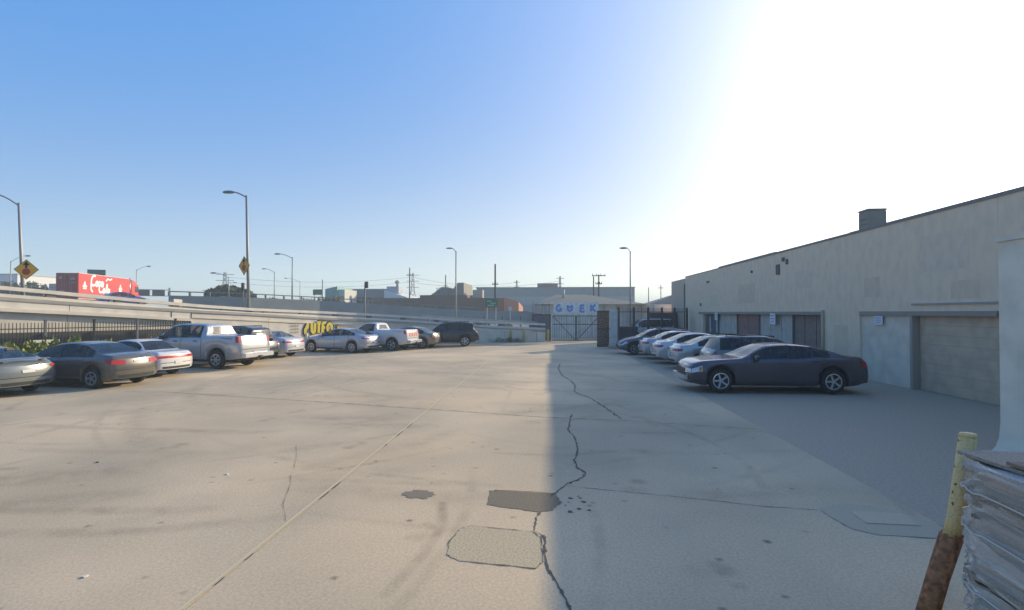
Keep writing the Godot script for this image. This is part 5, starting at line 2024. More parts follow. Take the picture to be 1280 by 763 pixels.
func build_lights() -> void:
	street_light(V(-22.82, 2.9, 21.5), 4.3, Vector2(-1.2, 0.42), "tall lamp pole at the left carrying the first yellow warning sign", 0.075, -0.28)
	street_light(V(-17.9, 2.35, 30.5), 7.1, Vector2(-0.8, 0.22), "tallest lamp pole carrying the second warning sign beside the pickup", 0.10, -0.2)
	street_light(V(-29.95, 3.6, 60), 5.3, Vector2(-1.5, 0.4), "lamp pole standing on the far ramp right of the second warning sign", 0.09)
	street_light(V(-45.5, 3.4, 85), 5.8, Vector2(-1.5, 0.5), "smaller lamp pole between the second warning sign and the far ramp lamp", 0.09)
	street_light(V(-37.7, 3.0, 60), 3.6, Vector2(-1.6, 0.5), "short lamp pole in front of the round tree", 0.06)
	street_light(V(-53.2, 3.0, 110), 6.1, Vector2(-2.8, 0.7), "faint distant lamp pole right of the far ramp lamp", 0.08)
	street_light(V(-10.89, 0, 62), 9.7, Vector2(-0.5, 0.35), "lamp pole in front of the saw-tooth roofs", 0.11)
	street_light(V(7.7, 0, 50), 8.15, Vector2(-0.3, 0.3), "lamp pole behind the right fence near the horizon warehouse end", 0.09)
	street_light(V(-65.4, 3.0, 60), 5.7, Vector2(1.9, 0.6), "thin lamp pole left of the first warning sign with arm to the right", 0.07)
	street_light(V(-64.0, 3.0, 78), 6.1, Vector2(1.7, 0.5), "thin lamp behind the red truck cab", 0.07)
	street_light(V(-60.2, 3.0, 95), 4.6, Vector2(1.4, 0.4), "faint thin lamp right of the overhead gantry", 0.07)
	stop_ahead_sign(V(-22.58, 4.27, 21.38), 0.42, 0.44, "orange-yellow diamond warning sign with arrow and red octagon on the left lamp pole")
	stop_ahead_sign(V(-18.1, 5.2, 30.3), -0.5, 0.58, "narrow turned orange diamond warning sign on the tallest lamp pole")

func build_left_cars() -> void:
	var grp := "cars parked along the ramp wall"
	car("parked_car", "silver-grey two-door car with boot spoiler cut off by the left frame edge", "car", grp, V(-17.25, 0, 14.6), 172, sedan({
		"color": paint(0.20, 0.22, 0.22), "L": 4.65, "spoiler": true, "tail_lamp": [0.12, 4.9, 6.0, 0.80], "plate": 4.0,
		"top": [[0.0, 0.66], [0.06, 0.72], [0.5, 0.82], [1.1, 0.93], [1.3, 0.97], [1.85, 1.2], [2.3, 1.36], [2.7, 1.40], [3.1, 1.36], [3.6, 1.20], [4.05, 1.04], [4.3, 1.01], [4.55, 0.98], [4.61, 0.93], [4.65, 0.88]],
		"windows": [[1.7, 2.75], [2.82, 3.4]], "seams": [1.4, 2.85], "handles": [2.6], "boot_seam": 3.3}))
	car("parked_car", "dark grey four-door sedan with bronze-tinted tail next to the silver-grey coupe", "car", grp, V(-15.55, 0, 16.7), 172, sedan({
		"color": paint(0.135, 0.12, 0.10), "tint": 0.72, "L": 4.5, "W": 1.76, "tail_lamp": [0.26, 4.5, 6.2, 0.52], "plate": 4.9,
		"top": [[0.0, 0.62], [0.06, 0.70], [0.4, 0.83], [0.8, 0.95], [1.0, 1.02], [1.6, 1.27], [2.05, 1.41], [2.55, 1.45], [3.05, 1.40], [3.5, 1.25], [3.9, 1.09], [4.1, 1.06], [4.4, 1.05], [4.46, 1.0], [4.5, 0.93]],
		"windscreen": [1.03, 1.98], "backlight": [3.12, 3.85], "dlo": [1.35, 3.62], "windows": [[1.42, 2.32], [2.38, 3.1], [3.15, 3.42]], "mirror": 1.5, "seams": [1.22, 2.35, 3.3], "wheels": [0.9, 3.6]}))
	car("parked_car", "old white four-door sedan with a full-width red tail light bar", "car", grp, V(-16.05, 0, 19.3), 172, sedan({
		"color": paint(0.62, 0.62, 0.62, 0.0), "L": 4.4, "W": 1.7, "wr": 0.31, "tail_lamp": [0.1, 4.6, 5.7, 0.6], "lamp_bar": [4.6, 5.7], "plate": 3.2,
		"top": [[0.0, 0.64], [0.06, 0.70], [0.4, 0.80], [1.1, 0.91], [1.35, 0.95], [1.95, 1.24], [2.3, 1.36], [2.6, 1.39], [3.05, 1.36], [3.25, 1.28], [3.68, 1.00], [3.9, 0.97], [4.3, 0.95], [4.36, 0.91], [4.4, 0.85]],
		"windscreen": [1.37, 2.2], "backlight": [3.16, 3.64], "dlo": [1.6, 3.45], "windows": [[1.68, 2.46], [2.52, 3.1], [3.14, 3.3]], "wheels": [0.88, 3.38], "belt": [[0.0, 0.58], [0.3, 0.68], [1.2, 0.84], [2.5, 0.87], [3.8, 0.89], [4.4, 0.82]], "rim": 3}))
	var pk := {
		"L": 5.9, "W": 2.02, "base": 0.38, "wr": 0.40, "arch": 0.09, "roof": 0.72, "tail_up": 0.08, "tail": 0.06, "tail_v": 0.02,
		"top": [[0.0, 1.02], [0.06, 1.12], [0.5, 1.22], [1.3, 1.27], [1.5, 1.30], [2.0, 1.66], [2.3, 1.86], [2.8, 1.93], [3.6, 1.92], [3.95, 1.88], [4.0, 1.84], [4.14, 1.42], [4.2, 1.40], [5.84, 1.41], [5.9, 1.40]],
		"belt": [[0.0, 0.9], [0.3, 1.05], [1.5, 1.22], [3.98, 1.26], [4.15, 1.36], [5.9, 1.38]], "bed": [4.22, 5.82, 0.5],
		"wheels": [1.0, 4.68], "windscreen": [1.53, 2.24], "backlight": [4.025, 4.115], "back_v": 11.35, "dlo": [1.9, 3.9],
		"windows": [[2.0, 2.86], [2.94, 3.78]], "seams": [1.7, 2.9, 3.95], "handles": [2.65, 3.65], "mirror": 2.0, "mirror_mat": mat(0.02, 0.02, 0.02, 0.5), "handle_mat": mat(0.015, 0.015, 0.015, 0.5),
		"tail_lamp": [0.16, 4.3, 6.0, 0.86], "head_lamp": [0.3, 4.3, 5.6, 0.6], "plate": 2.3, "rim": 2, "boot_seam": 3.25, "valance": mat(0.6, 0.6, 0.62, 0.25, 0.6),
		"color": paint(0.40, 0.41, 0.43)}
	var p := car("parked_pickup", "silver crew cab pickup truck with black door handles", "pickup truck", grp, V(-15.6, 0, 22.7), 171, pk)
	pickup_tail(p, pk, mat(0.06, 0.02, 0.02, 0.6))
	car("parked_suv", "black suv parked between the silver pickup and a white sedan", "suv", grp, V(-16.1, 0, 25.5), 171, suv({"tint": 0.75, "color": paint(0.03, 0.032, 0.04), "L": 4.9, "spoiler": true, "plate": 4.4}))
	car("parked_car", "white sedan with red tail light strip parked right of the black suv", "car", grp, V(-15.75, 0, 28.0), 171, sedan({
		"color": paint(0.55, 0.56, 0.58, 0.1), "tail_lamp": [0.2, 4.8, 5.9, 0.5], "lamp_bar": [4.9, 5.8], "plate": 3.3, "rim": 3}))
	car("parked_car", "silver sleek sedan parked side-on below the yellow graffiti", "car", grp, V(-12.75, 0, 31.7), 167, sedan({
		"color": paint(0.44, 0.46, 0.50), "L": 4.85, "W": 1.84, "wr": 0.335, "roof": 0.58, "tail_lamp": [0.34, 4.9, 6.0, 0.55], "plate": 3.4, "rim": 1,
		"top": [[0.0, 0.66], [0.06, 0.74], [0.5, 0.86], [1.1, 0.96], [1.35, 1.01], [1.9, 1.27], [2.3, 1.41], [2.75, 1.455], [3.3, 1.41], [3.8, 1.25], [4.3, 1.09], [4.5, 1.07], [4.76, 1.05], [4.82, 1.0], [4.85, 0.94]],
		"belt": [[0.0, 0.62], [0.3, 0.74], [1.3, 0.91], [2.5, 0.95], [4.1, 1.02], [4.85, 0.90]],
		"wheels": [0.98, 3.8], "windscreen": [1.38, 2.22], "backlight": [3.38, 4.24], "dlo": [1.65, 4.0], "windows": [[1.75, 2.6], [2.66, 3.45], [3.5, 3.78]], "mirror": 1.75, "seams": [1.5, 2.63, 3.6], "handles": [2.4, 3.4]}))
	var wp := pk.duplicate()
	wp.merge({
		"L": 5.2, "W": 1.92, "wr": 0.38, "roof": 0.68, "base": 0.36, "color": paint(0.60, 0.60, 0.61, 0.0),
		"top": [[0.0, 0.98], [0.06, 1.06], [0.5, 1.14], [1.2, 1.18], [1.4, 1.21], [1.9, 1.56], [2.1, 1.70], [2.4, 1.76], [2.75, 1.75], [2.9, 1.72], [2.95, 1.68], [3.08, 1.33], [3.14, 1.31], [5.14, 1.32], [5.2, 1.31]],
		"belt": [[0.0, 0.85], [0.3, 0.98], [1.4, 1.13], [2.92, 1.16], [3.1, 1.27], [5.2, 1.29]], "bed": [3.16, 5.12, 0.45], "wheels": [0.92, 4.1],
		"windscreen": [1.43, 2.04], "backlight": [2.975, 3.06], "dlo": [1.75, 2.85], "windows": [[1.85, 2.72]], "seams": [1.6, 2.85], "handles": [2.6], "mirror": 1.85, "rim": 0}, true)
	p = car("parked_pickup", "white single cab pickup truck with red lettering on its side", "pickup truck", grp, V(-11.1, 0, 33.7), 169, wp)
	pickup_tail(p, wp, mat(0.45, 0.06, 0.05, 0.6))
	car("parked_car", "small beige sedan parked between the white pickup and the black suv", "car", grp, V(-9.6, 0, 35.7), 171, sedan({"color": paint(0.23, 0.22, 0.18), "L": 4.5, "plate": 4.6}))
	car("parked_suv", "black suv at the far end of the left row nearest the yellow bollards", "suv", grp, V(-7.35, 0, 37.9), 187, suv({"tint": 0.8, "color": paint(0.012, 0.014, 0.025), "plate": 4.4, "rim_mat": mat(0.45, 0.46, 0.5, 0.3, 0.6)}))

func pickup_tail(p: Node3D, c: Dictionary, m: Material) -> void:
	var L: float = c.L
	# tailgate lever and bumper step, plus the worn side lettering strip
	var st := mb(0)
	end_patch(st, c, true, -0.1, 0.1, 5.4, 5.9, 0.010, 4, 2)
	part("tailgate_handle", st, mat(0.02, 0.02, 0.02, 0.5), p)
	st = mb()
	bevel_box(st, Vector3(-L / 2 - 0.08, 0.58, 0), Vector3(0.22, 0.2, c.W * 0.9), 0.03)
	part("rear_bumper", st, mat(0.62, 0.62, 0.63, 0.25, 0.6), p)
	st = mb()
	bevel_box(st, Vector3(-L / 2 - 0.2, 0.5, 0), Vector3(0.14, 0.12, 0.18), 0.02)
	part("tow_hitch", st, mat(0.02, 0.02, 0.02, 0.6), p)
	for sd in [1.0, -1.0]:
		st = mb()
		for k in 5:
			side_patch(st, c, sd, L - 0.95 + k * 0.12, L - 0.87 + k * 0.12, 5.0, 5.4, 0.006, 1)
		part("side_lettering", st, m, p)
	if m.albedo_color.r > 0.6:
		st = mb()
		for k in 4:
			end_patch(st, c, true, -0.66 + k * 0.36, -0.42 + k * 0.36, 3.6, 4.6, 0.012, 2, 1)
		part("tailgate_lettering", st, m, p)

func build_right_cars() -> void:
	var grp := "cars parked along the warehouse"
	car("parked_car", "dark navy muscle sedan parked side-on nearest the camera on the right", "car", grp, V(6.85, 0, 17.1), 180, sedan({
		"color": paint(0.07, 0.058, 0.07, 0.2), "L": 5.35, "W": 1.9, "wr": 0.36, "roof": 0.6, "amber": true, "front_band": true, "rim": 0, "rim_mat": mat(0.62, 0.63, 0.65, 0.18, 0.8),
		"top": [[0.0, 0.78], [0.05, 0.86], [0.5, 0.94], [1.2, 1.00], [1.6, 1.03], [2.15, 1.29], [2.5, 1.42], [2.95, 1.46], [3.5, 1.43], [4.05, 1.30], [4.6, 1.13], [4.8, 1.10], [5.2, 1.09], [5.3, 1.05], [5.35, 0.98]],
		"belt": [[0.0, 0.72], [0.3, 0.80], [1.5, 0.95], [3.3, 0.98], [3.8, 1.04], [4.6, 1.04], [5.35, 0.95]],
		"wheels": [0.98, 4.22], "windscreen": [1.63, 2.44], "backlight": [3.6, 4.52], "dlo": [1.9, 4.15], "windows": [[2.0, 2.95], [3.02, 3.85]], "mirror": 2.0, "seams": [1.7, 2.98, 3.95], "handles": [2.75, 3.75],
		"head_lamp": [0.42, 4.2, 5.7, 0.6], "nose": 0.14}))
	car("parked_suv", "grey-green crossover parked nose-in behind the dark navy sedan", "suv", grp, V(8.1, 0, 20.5), 0, suv({
		"color": paint(0.16, 0.175, 0.165), "L": 4.5, "W": 1.8, "wr": 0.34, "base": 0.24, "roof": 0.62,
		"top": [[0.0, 0.70], [0.06, 0.78], [0.5, 0.90], [1.0, 1.0], [1.2, 1.04], [1.75, 1.34], [2.1, 1.50], [2.6, 1.57], [3.6, 1.56], [4.05, 1.51], [4.15, 1.46], [4.34, 1.2], [4.44, 0.98], [4.5, 0.9]],
		"belt": [[0.0, 0.62], [0.3, 0.76], [1.2, 0.94], [3.0, 0.97], [4.5, 0.98]], "wheels": [0.9, 3.52], "windscreen": [1.23, 2.02], "backlight": [4.14, 4.4], "dlo": [1.5, 4.15], "windows": [[1.6, 2.4], [2.47, 3.25], [3.32, 4.0]], "mirror": 1.6, "seams": [1.36, 2.43, 3.35], "handles": [2.2, 3.15], "rails": [2.1, 3.8]}))
	var sil := sedan({"color": paint(0.46, 0.47, 0.46), "L": 4.75, "tail_lamp": [0.34, 4.7, 5.9, 0.5], "plate": 3.4})
	car("parked_car", "silver sedan parked nose-in right behind the grey-green crossover", "car", grp, V(7.6, 0, 23.3), 0, sil)
	var sil2 := sil.duplicate()
	sil2.color = paint(0.55, 0.55, 0.54)
	car("parked_car", "pale silver sedan, middle of the three nose-in sedans by the warehouse", "car", grp, V(7.35, 0, 25.9), 0, sil2)
	var sil3 := sil.duplicate()
	sil3.color = paint(0.40, 0.42, 0.43)
	car("parked_car", "blue-silver sedan, farthest of the three nose-in sedans by the warehouse", "car", grp, V(7.2, 0, 28.5), 0, sil3)
	car("parked_car", "dark blue wagon with its hood towards the lane near the grey pier", "car", grp, V(6.35, 0, 31.4), 180, suv({
		"color": paint(0.085, 0.09, 0.13), "L": 4.7, "W": 1.8, "wr": 0.33, "base": 0.2, "roof": 0.6,
		"top": [[0.0, 0.64], [0.06, 0.72], [0.5, 0.86], [1.1, 0.98], [1.25, 1.02], [1.7, 1.28], [2.0, 1.42], [2.5, 1.50], [3.5, 1.48], [4.0, 1.42], [4.15, 1.36], [4.45, 1.12], [4.63, 0.96], [4.7, 0.88]],
		"belt": [[0.0, 0.58], [0.3, 0.72], [1.25, 0.9], [3.0, 0.95], [4.7, 0.94]], "wheels": [0.92, 3.62], "windscreen": [1.28, 1.95], "backlight": [4.12, 4.5], "dlo": [1.5, 4.1], "windows": [[1.6, 2.4], [2.46, 3.2], [3.28, 3.95]], "mirror": 1.6, "seams": [1.36, 2.43, 3.3], "handles": [2.2, 3.1], "rim_mat": mat(0.2, 0.2, 0.2, 0.4, 0.5)}))
	car("parked_van", "white van standing beyond the picket fence near the warehouse corner", "van", "", V(8.9, 0, 47.6), 186, suv({
		"color": paint(0.55, 0.57, 0.57, 0.0), "L": 4.6, "W": 1.8, "roof": 0.7,
		"top": [[0.0, 0.85], [0.06, 0.95], [0.5, 1.1], [0.8, 1.2], [1.4, 1.7], [1.8, 1.85], [2.6, 1.88], [4.3, 1.86], [4.5, 1.75], [4.57, 1.2], [4.6, 1.0]],
		"windscreen": [0.85, 1.5], "backlight": [4.46, 4.56], "dlo": [1.2, 4.2], "windows": [[1.3, 2.1], [2.2, 3.1], [3.2, 4.0]], "seams": [1.1, 2.15], "mirror": 1.3, "wheels": [0.85, 3.6], "handles": [2.0]}))

func build_freeway_traffic() -> void:
	# red articulated truck
	var o := thing("delivery_truck", "red articulated truck with white script lettering on its trailer", "truck", V(-61.6, 3.05, 68), deg_to_rad(105.0))
	var red := mat(0.52, 0.035, 0.03, 0.45)
	var dred := mat(0.34, 0.02, 0.025, 0.5)
	var white := mat(0.78, 0.78, 0.77, 0.5)
	var blk := mat(0.02, 0.02, 0.02, 0.7)
	var st := mb()
	bevel_box(st, Vector3(0, 2.72, 0), Vector3(12.4, 3.2, 2.5), 0.04)
	part("trailer_box", st, red, o)
	st = mb()
	box(st, Vector3(-6.215, 2.72, 0), Vector3(0.03, 3.08, 2.38))
	var dr := part("trailer_rear", st, dred, o)
	for z in [-0.02, 0.02]:
		st = mb()
		box(st, Vector3(-6.235, 2.72, z), Vector3(0.02, 3.0, 0.015))
		part("door_seam", st, blk, dr)
	for z in [-0.55, -0.3, 0.3, 0.55]:
		st = mb()
		tube(st, Vector3(-6.27, 1.3, z), Vector3(-6.27, 4.15, z), 0.03, 0.03, 6)
		part("lock_rod", st, mat(0.3, 0.25, 0.25, 0.5, 0.4), dr)
	for q in [[0.6, 3.6, 0.5, 0.25], [0.65, 3.1, 0.6, 0.08], [-0.7, 3.7, 0.4, 0.3], [-0.6, 2.0, 0.5, 0.3]]:
		st = mb()
		box(st, Vector3(-6.24, q[1], q[0]), Vector3(0.012, q[3], q[2]))
		part("rear_mark", st, mat(0.5, 0.3, 0.3, 0.6), dr)
	st = mb()
	box(st, Vector3(0, 1.08, 1.2), Vector3(12.4, 0.08, 0.06))
	box(st, Vector3(0, 4.34, 1.2), Vector3(12.3, 0.07, 0.10))
	part("trailer_trim", st, mat(0.6, 0.55, 0.53, 0.4, 0.3), o)
	# script lettering: two joined lines of loops
	var word := func(o2: Vector2, s: float, parts: Array, w: float) -> void:
		var q := mb()
		var rr := []
		for p in parts:
			var r := []
			for v in p:
				r.append(o2 + Vector2(v.x + v.y * 0.22, v.y) * s)
			rr.append(r)
		strokes(q, rr, w * s, Vector3(0, 2.72, 1.262), Vector3.RIGHT, Vector3.UP)
		part("script_lettering", q, white, o)
	var C := circle_pts(Vector2(0.5, 0.62), 0.44, 0.58, 55, 300, 18)
	C.append(Vector2(1.0, 0.16))
	var co := circle_pts(Vector2(1.2, 0.28), 0.2, 0.26)
	var cc := circle_pts(Vector2(1.72, 0.28), 0.2, 0.26, 45, 315)
	var ca := circle_pts(Vector2(2.25, 0.28), 0.2, 0.26)
	var stem := [Vector2(2.47, 0.55), Vector2(2.46, 0.1), Vector2(2.62, 0.02)]
	word.call(Vector2(-3.7, 0.12), 1.15, [C, co, cc, ca, stem, [Vector2(0.05, 0.3), Vector2(0.2, -0.4), Vector2(0.6, -0.7)]], 0.25)
	var lw := [Vector2(1.62, 0.1), Vector2(1.85, 0.75), Vector2(1.8, 1.15), Vector2(1.68, 1.1), Vector2(1.66, 0.2), Vector2(1.8, 0.02)]
	word.call(Vector2(-1.9, -0.72), 1.05, [C, co, lw, ca, stem], 0.25)
	word.call(Vector2(-0.2, 0.45), 0.9, [[Vector2(0.0, 0.5), Vector2(0.4, 0.9), Vector2(1.0, 0.75), Vector2(1.6, 0.95)]], 0.22)
	for x in [-4.9, 3.6]:
		st = mb()
		for q in [[Vector2(-0.28, -0.3), Vector2(0.28, -0.3)], [Vector2(-0.38, -0.02), Vector2(0.38, -0.02)], [Vector2(-0.16, 0.24), Vector2(0.16, 0.24)], [Vector2(-0.04, 0.46), Vector2(0.04, 0.5)]]:
			ribbon(st, q, 0.22, Vector3(x, 2.75, 1.262), Vector3.RIGHT, Vector3.UP)
		part("white_emblem", st, white, o)
	st = mb()
	box(st, Vector3(0, 0.95, 0), Vector3(12.0, 0.2, 1.2))
	part("chassis", st, blk, o)
	st = mb()
	bevel_box(st, Vector3(8.0, 2.2, 0), Vector3(2.3, 2.7, 2.3), 0.12)
	part("cab", st, red, o)
	st = mb()
	hexa(st, [Vector3(7.0, 3.5, -1.1), Vector3(9.0, 3.5, -1.1), Vector3(9.0, 3.5, 1.1), Vector3(7.0, 3.5, 1.1), Vector3(7.0, 4.25, -1.05), Vector3(7.9, 4.2, -1.0), Vector3(7.9, 4.2, 1.0), Vector3(7.0, 4.25, 1.05)])
	part("roof_fairing", st, red, o)
	st = mb()
	box(st, Vector3(8.5, 2.85, 1.16), Vector3(1.0, 0.8, 0.03))
	part("cab_window", st, mat(0.02, 0.025, 0.03, 0.1), o)
	st = mb()
	bevel_box(st, Vector3(9.5, 1.4, 0), Vector3(1.5, 1.3, 2.0), 0.15)
	part("bonnet", st, red, o)
	st = mb(0)
	tube(st, Vector3(6.75, 1.2, 1.0), Vector3(6.75, 4.5, 1.0), 0.09)
	part("exhaust_stack", st, mat(0.4, 0.4, 0.4, 0.3, 0.8), o)
	var wm := wheel_meshes(0.5, 1)
	for x in [-5.0, -3.8, 6.4, 7.5, 9.8]:
		for sd in [1.0, -1.0]:
			var w := Node3D.new()
			w.name = "wheel"
			o.add_child(w, true)
			w.position = Vector3(x, 0.5, sd * 1.05)
			w.rotation.x = PI / 2 * sd
			mi("tyre", wm[0], mat(0.018, 0.018, 0.019, 0.85), w)
			mi("rim", wm[1], mat(0.45, 0.45, 0.46, 0.35, 0.6), w)
	box_truck("box_truck", "cream box truck seen from behind left of the red trailer", V(-67.0, 3.05, 70.5), 96.0, mat(0.60, 0.55, 0.45, 0.6), mat(0.60, 0.55, 0.45, 0.6), 1.0)
	box_truck("box_truck", "dark-backed white truck heading away on the freeway near the palm", V(-60.4, 3.05, 93.0), 92.0, mat(0.05, 0.055, 0.065, 0.6), mat(0.72, 0.72, 0.72, 0.6), 0.9)
	car("driving_car", "bright blue car on the freeway half hidden by the ramp rail", "car", "", V(-44.6, 3.12, 52.6), 62, sedan({"color": paint(0.05, 0.09, 0.38, 0.1), "L": 4.6, "plate": 4.4}))
	car("driving_car", "small dark car on the freeway below the round tree", "car", "", V(-40.2, 3.02, 64), 62, sedan({"color": paint(0.03, 0.03, 0.035), "plate": 4.4}))

func box_truck(called: String, label: String, at: Vector3, turn: float, rear: Material, side: Material, s: float) -> void:
	var o := thing(called, label, "truck", at, deg_to_rad(turn))
	var st := mb()
	bevel_box(st, Vector3(0, 2.0 * s, 0), Vector3(6.0 * s, 2.6 * s, 2.4 * s), 0.05)
	part("cargo_box", st, side, o)
	st = mb()
	box(st, Vector3(-3.02 * s, 2.0 * s, 0), Vector3(0.05, 2.45 * s, 2.25 * s))
	part("rear_door", st, rear, o)
	for k in 4:
		st = mb()
		box(st, Vector3(-3.05 * s, (1.1 + k * 0.55) * s, 0), Vector3(0.02, 0.04, 2.2 * s))
		part("door_joint", st, mat(0.2, 0.19, 0.17, 0.7), o)
	st = mb()
	bevel_box(st, Vector3(3.9 * s, 1.5 * s, 0), Vector3(1.7 * s, 1.9 * s, 2.1 * s), 0.2)
	part("cab", st, side, o)
	st = mb()
	box(st, Vector3(0, 0.6 * s, 0), Vector3(7.0 * s, 0.2, 1.0))
	part("chassis", st, mat(0.02, 0.02, 0.02, 0.7), o)
	var wm := wheel_meshes(0.42, 1)
	for x in [-1.9, 3.8]:
		for sd in [1.0, -1.0]:
			var w := Node3D.new()
			w.name = "wheel"
			o.add_child(w, true)
			w.position = Vector3(x * s, 0.42, sd * 0.95)
			w.rotation.x = PI / 2 * sd
			mi("tyre", wm[0], mat(0.018, 0.018, 0.019, 0.85), w)
			mi("rim", wm[1], mat(0.45, 0.45, 0.46, 0.35, 0.6), w)

func build_foreground() -> void:
	# bent yellow bollard with a rusty foot
	var o := thing("bollard", "bent yellow bollard with a rusty brown foot beside the wrapped stack", "bollard", V(2.92, 0, 4.36))
	var bend := [Vector3(0.0, -0.05, 0), Vector3(0.12, 0.34, -0.01), Vector3(0.23, 0.66, -0.02), Vector3(0.265, 0.80, -0.02), Vector3(0.37, 1.43, -0.03)]
	var rr := 0.058
	var tubes := func(a: int, b: int, rad: float, jag: float) -> SurfaceTool:
		var q := mb(0)
		var rings := []
		for i in range(a, b + 1):
			var ring := []
			for k in 20:
				var t := TAU * k / 20.0
				ring.append(bend[i] + Vector3(cos(t) * rad, (jag * sin(k * 2.3) if i == b else 0.0), sin(t) * rad))
			rings.append(ring)
		loft(q, rings, true)
		return q
	part("rusty_foot", tubes.call(0, 2, rr + 0.018, 0.02), mat(0.52, 0.21, 0.085, 0.9, 0, "rust", 1.2), o)
	var ym := mat(0.82, 0.57, 0.23, 0.6, 0, "fine", 1.2)
	part("yellow_post", tubes.call(2, 4, rr, 0.0), ym, o)
	for k in 9:
		var st := mb()
		var y := rng.randf_range(0.8, 1.4)
		var a := rng.randf_range(1.2, 3.4)
		var c: Vector3 = bend[3].lerp(bend[4], (y - 0.8) / 0.64)
		var u := Vector3(-sin(a), 0, cos(a)) * -1.0
		var n := Vector3(cos(a), 0, sin(a))
		var pts := []
		for i in 4:
			pts.append(Vector2(rng.randf_range(-0.006, 0.006) + i * 0.002, i * rng.randf_range(0.004, 0.010)))
		ribbon(st, pts, [rng.randf_range(0.002, 0.008), rng.randf_range(0.008, 0.02), rng.randf_range(0.004, 0.014), 0.003], c + n * (rr + 0.002), u, Vector3.UP)
		part("paint_chip", st, mat(0.16, 0.085, 0.045, 0.9), o)
	var st := mb(0)
	var top := []
	for k in 20:
		var t := TAU * k / 20.0
		top.append(bend[4] + Vector3(cos(t) * (rr + 0.004), 0.002, sin(t) * (rr + 0.004)))
	var top2 := []
	for p in top:
		top2.append(bend[4] + (p - bend[4]) * 0.86 + Vector3(0, 0.02, 0))
	loft(st, [top, top2], true)
	part("cap", st, ym, o)

	# pallet stack of flattened cardboard wrapped in film
	var s := thing("wrapped_cardboard_stack", "waist-high stack of flattened cardboard loosely wrapped in clear plastic film", "stack", V(3.72, 0, 3.3))
	var cols := [mat(0.40, 0.31, 0.23, 0.85, 0, "fine", 1.0), mat(0.34, 0.27, 0.21, 0.85, 0, "fine", 1.0), mat(0.46, 0.38, 0.30, 0.85, 0, "fine", 1.0), mat(0.30, 0.205, 0.14, 0.85, 0, "fine", 1.0), mat(0.50, 0.45, 0.39, 0.85, 0, "fine", 1.0)]
	for k in 3:
		st = mb()
		box(st, Vector3(0, 0.05, -0.75 + k * 0.75), Vector3(1.2, 0.1, 0.1))
		part("pallet_block", st, mat(0.20, 0.14, 0.09, 0.9, 0, "fine", 1.0), s)
	for k in 7:
		st = mb()
		box(st, Vector3(-0.6 + k * 0.2, 0.112, 0), Vector3(0.12, 0.022, 1.75))
		part("pallet_board", st, mat(0.24, 0.17, 0.11, 0.9, 0, "fine", 1.0), s)
	var y := 0.125
	var lean := 0.0
	while y < 1.29:
		var t := rng.randf_range(0.018, 0.06)
		st = mb()
		lean = lerpf(lean, rng.randf_range(-0.07, 0.07), 0.6)
		var hx := 0.64 + lean + rng.randf_range(-0.035, 0.04)
		var hz := 0.86 + rng.randf_range(-0.06, 0.05)
		var ring0 := []
		var ring1 := []
		var npt := 44
		var ph := rng.randf() * 6.0
		for i in npt:
			var a := TAU * i / npt
			# superellipse outline with torn edges
			var cx := signf(cos(a)) * pow(absf(cos(a)), 0.16)
			var cz := signf(sin(a)) * pow(absf(sin(a)), 0.16)
			var j := 1.0 + rng.randf_range(-0.02, 0.02)
			var sag := -0.018 * pow(absf(cz), 6) + 0.012 * sin(a * 3.0 + ph)
			ring0.append(Vector3(cx * hx * j, y + sag, cz * hz * j))
			ring1.append(Vector3(cx * hx * j, y + t * 0.92 + sag, cz * hz * j))
		loft(st, [ring0, ring1], true)
		part("cardboard_layer", st, cols[rng.randi() % cols.size()], s)
		y += t
	# bent top sheets sticking out
	for k in 4:
		st = mb()
		var zz := [-0.72, -0.35, 0.05, 0.4][k] as float
		var xo := [-0.02, 0.03, -0.03, 0.02][k] as float
		hexa(st, [Vector3(-0.62 + xo, y + 0.012 + 0.02 * k, zz - 0.2), Vector3(0.6, y + 0.004 + 0.008 * k, zz - 0.26), Vector3(0.6, y + 0.004 + 0.008 * k, zz + 0.3), Vector3(-0.55 + xo, y - 0.01 + 0.02 * k, zz + 0.34),
			Vector3(-0.62 + xo, y + 0.035 + 0.02 * k, zz - 0.2), Vector3(0.6, y + 0.012 + 0.008 * k, zz - 0.26), Vector3(0.6, y + 0.012 + 0.008 * k, zz + 0.3), Vector3(-0.55 + xo, y + 0.015 + 0.02 * k, zz + 0.34)])
		part("loose_sheet", st, cols[[0, 3, 1, 2][k]], s)
	# the film: crumpled bands pulled round the stack
	var film := StandardMaterial3D.new()
	film.albedo_color = Color(0.96, 0.93, 0.88, 0.28)
	film.transparency = BaseMaterial3D.TRANSPARENCY_ALPHA
	film.roughness = 0.22
	film.metallic_specular = 0.8
	film.cull_mode = BaseMaterial3D.CULL_DISABLED
	var fn := FastNoiseLite.new()
	fn.seed = 5
	fn.frequency = 1.0
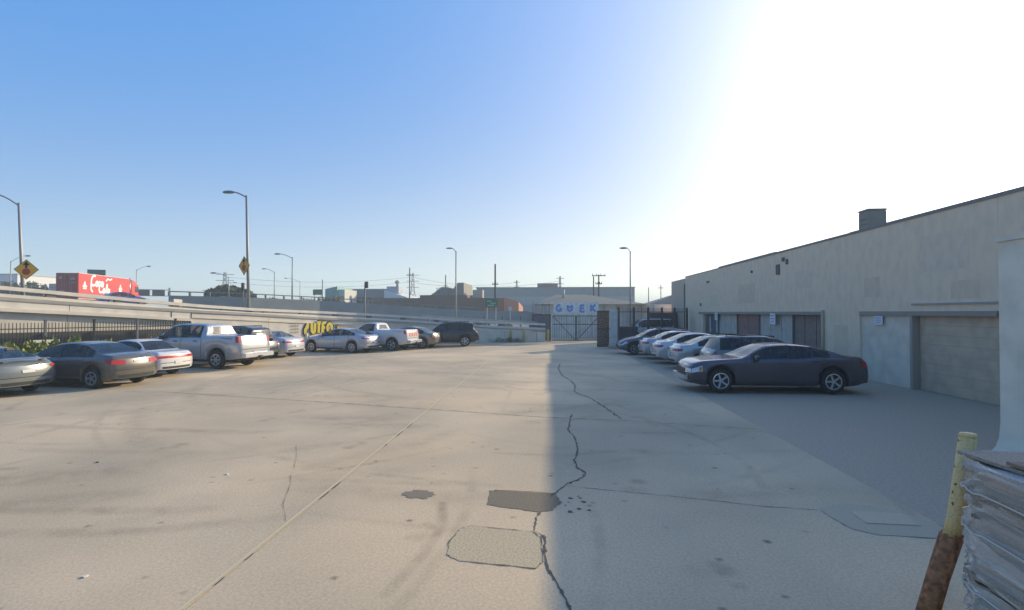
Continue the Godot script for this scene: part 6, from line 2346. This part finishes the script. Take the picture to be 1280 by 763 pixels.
	for b in [[0.14, 0.42, -0.16], [0.44, 0.70, -0.22], [0.62, 0.98, -0.12], [0.94, 1.27, -0.16]]:
		st = mb(0)
		var g := []
		var nu := 110
		var nv := 12
		for i in nu + 1:
			var row := []
			var a := -0.4 + TAU * 1.0 * i / nu
			for j in nv + 1:
				var f := float(j) / nv
				var cx := signf(cos(a)) * pow(absf(cos(a)), 0.22)
				var cz := signf(sin(a)) * pow(absf(sin(a)), 0.22)
				var yy: float = lerpf(b[0], b[1], f) + b[2] * 0.6 * cz + 0.02 * fn.get_noise_2d(i * 0.4, b[0] * 90)
				var w: float = 0.034 * fn.get_noise_3d(i * 0.16, yy * 22.0 + i * 0.12, b[0] * 50) + 0.02 * fn.get_noise_3d(i * 0.05, yy * 9.0, 3.0) + 0.022 * absf(fn.get_noise_3d(i * 0.5, yy * 60.0, 9.0))
				row.append(Vector3(cx * (0.69 + w), yy, cz * (0.90 + w)))
			g.append(row)
		for i in nu:
			for j in nv:
				quad(st, g[i + 1][j], g[i + 1][j + 1], g[i][j + 1], g[i][j])
		part("plastic_film", st, film, s)
	# gathered ropes of film
	for b in [[0.36, -0.16], [0.80, -0.1], [1.10, -0.06]]:
		st = mb(0)
		var pts := []
		for i in 60:
			var a := TAU * i / 59.0
			var cx := signf(cos(a)) * pow(absf(cos(a)), 0.22)
			var cz := signf(sin(a)) * pow(absf(sin(a)), 0.22)
			pts.append(Vector3(cx * 0.71, b[0] + b[1] * cz * 0.5 + 0.012 * sin(i * 1.7), cz * 0.92))
		path_tube(st, pts, 0.007, 5)
		part("film_rope", st, mat(0.62, 0.56, 0.48, 0.35), s)
	# scraps on the concrete
	for q in [[-4.2, 4.55, "small white paper scrap on the concrete near the bottom left corner"], [-4.75, 7.55, "small pale scrap on the concrete left of the long joint"], [-7.2, 8.0, "small dark scrap on the concrete at the left"]]:
		st = mb()
		var pts := PackedVector2Array()
		for i in 7:
			pts.append(Vector2(q[0], q[1]) + Vector2.from_angle(TAU * i / 7.0) * rng.randf_range(0.012, 0.035))
		flat_poly(st, pts, 0.012)
		poly_sides(st, pts, 0.002, 0.012)
		tag(part("litter", st, mat(0.6, 0.58, 0.52, 0.8) if q[2].find("dark") < 0 else mat(0.08, 0.07, 0.05, 0.8), self), q[2], "litter")
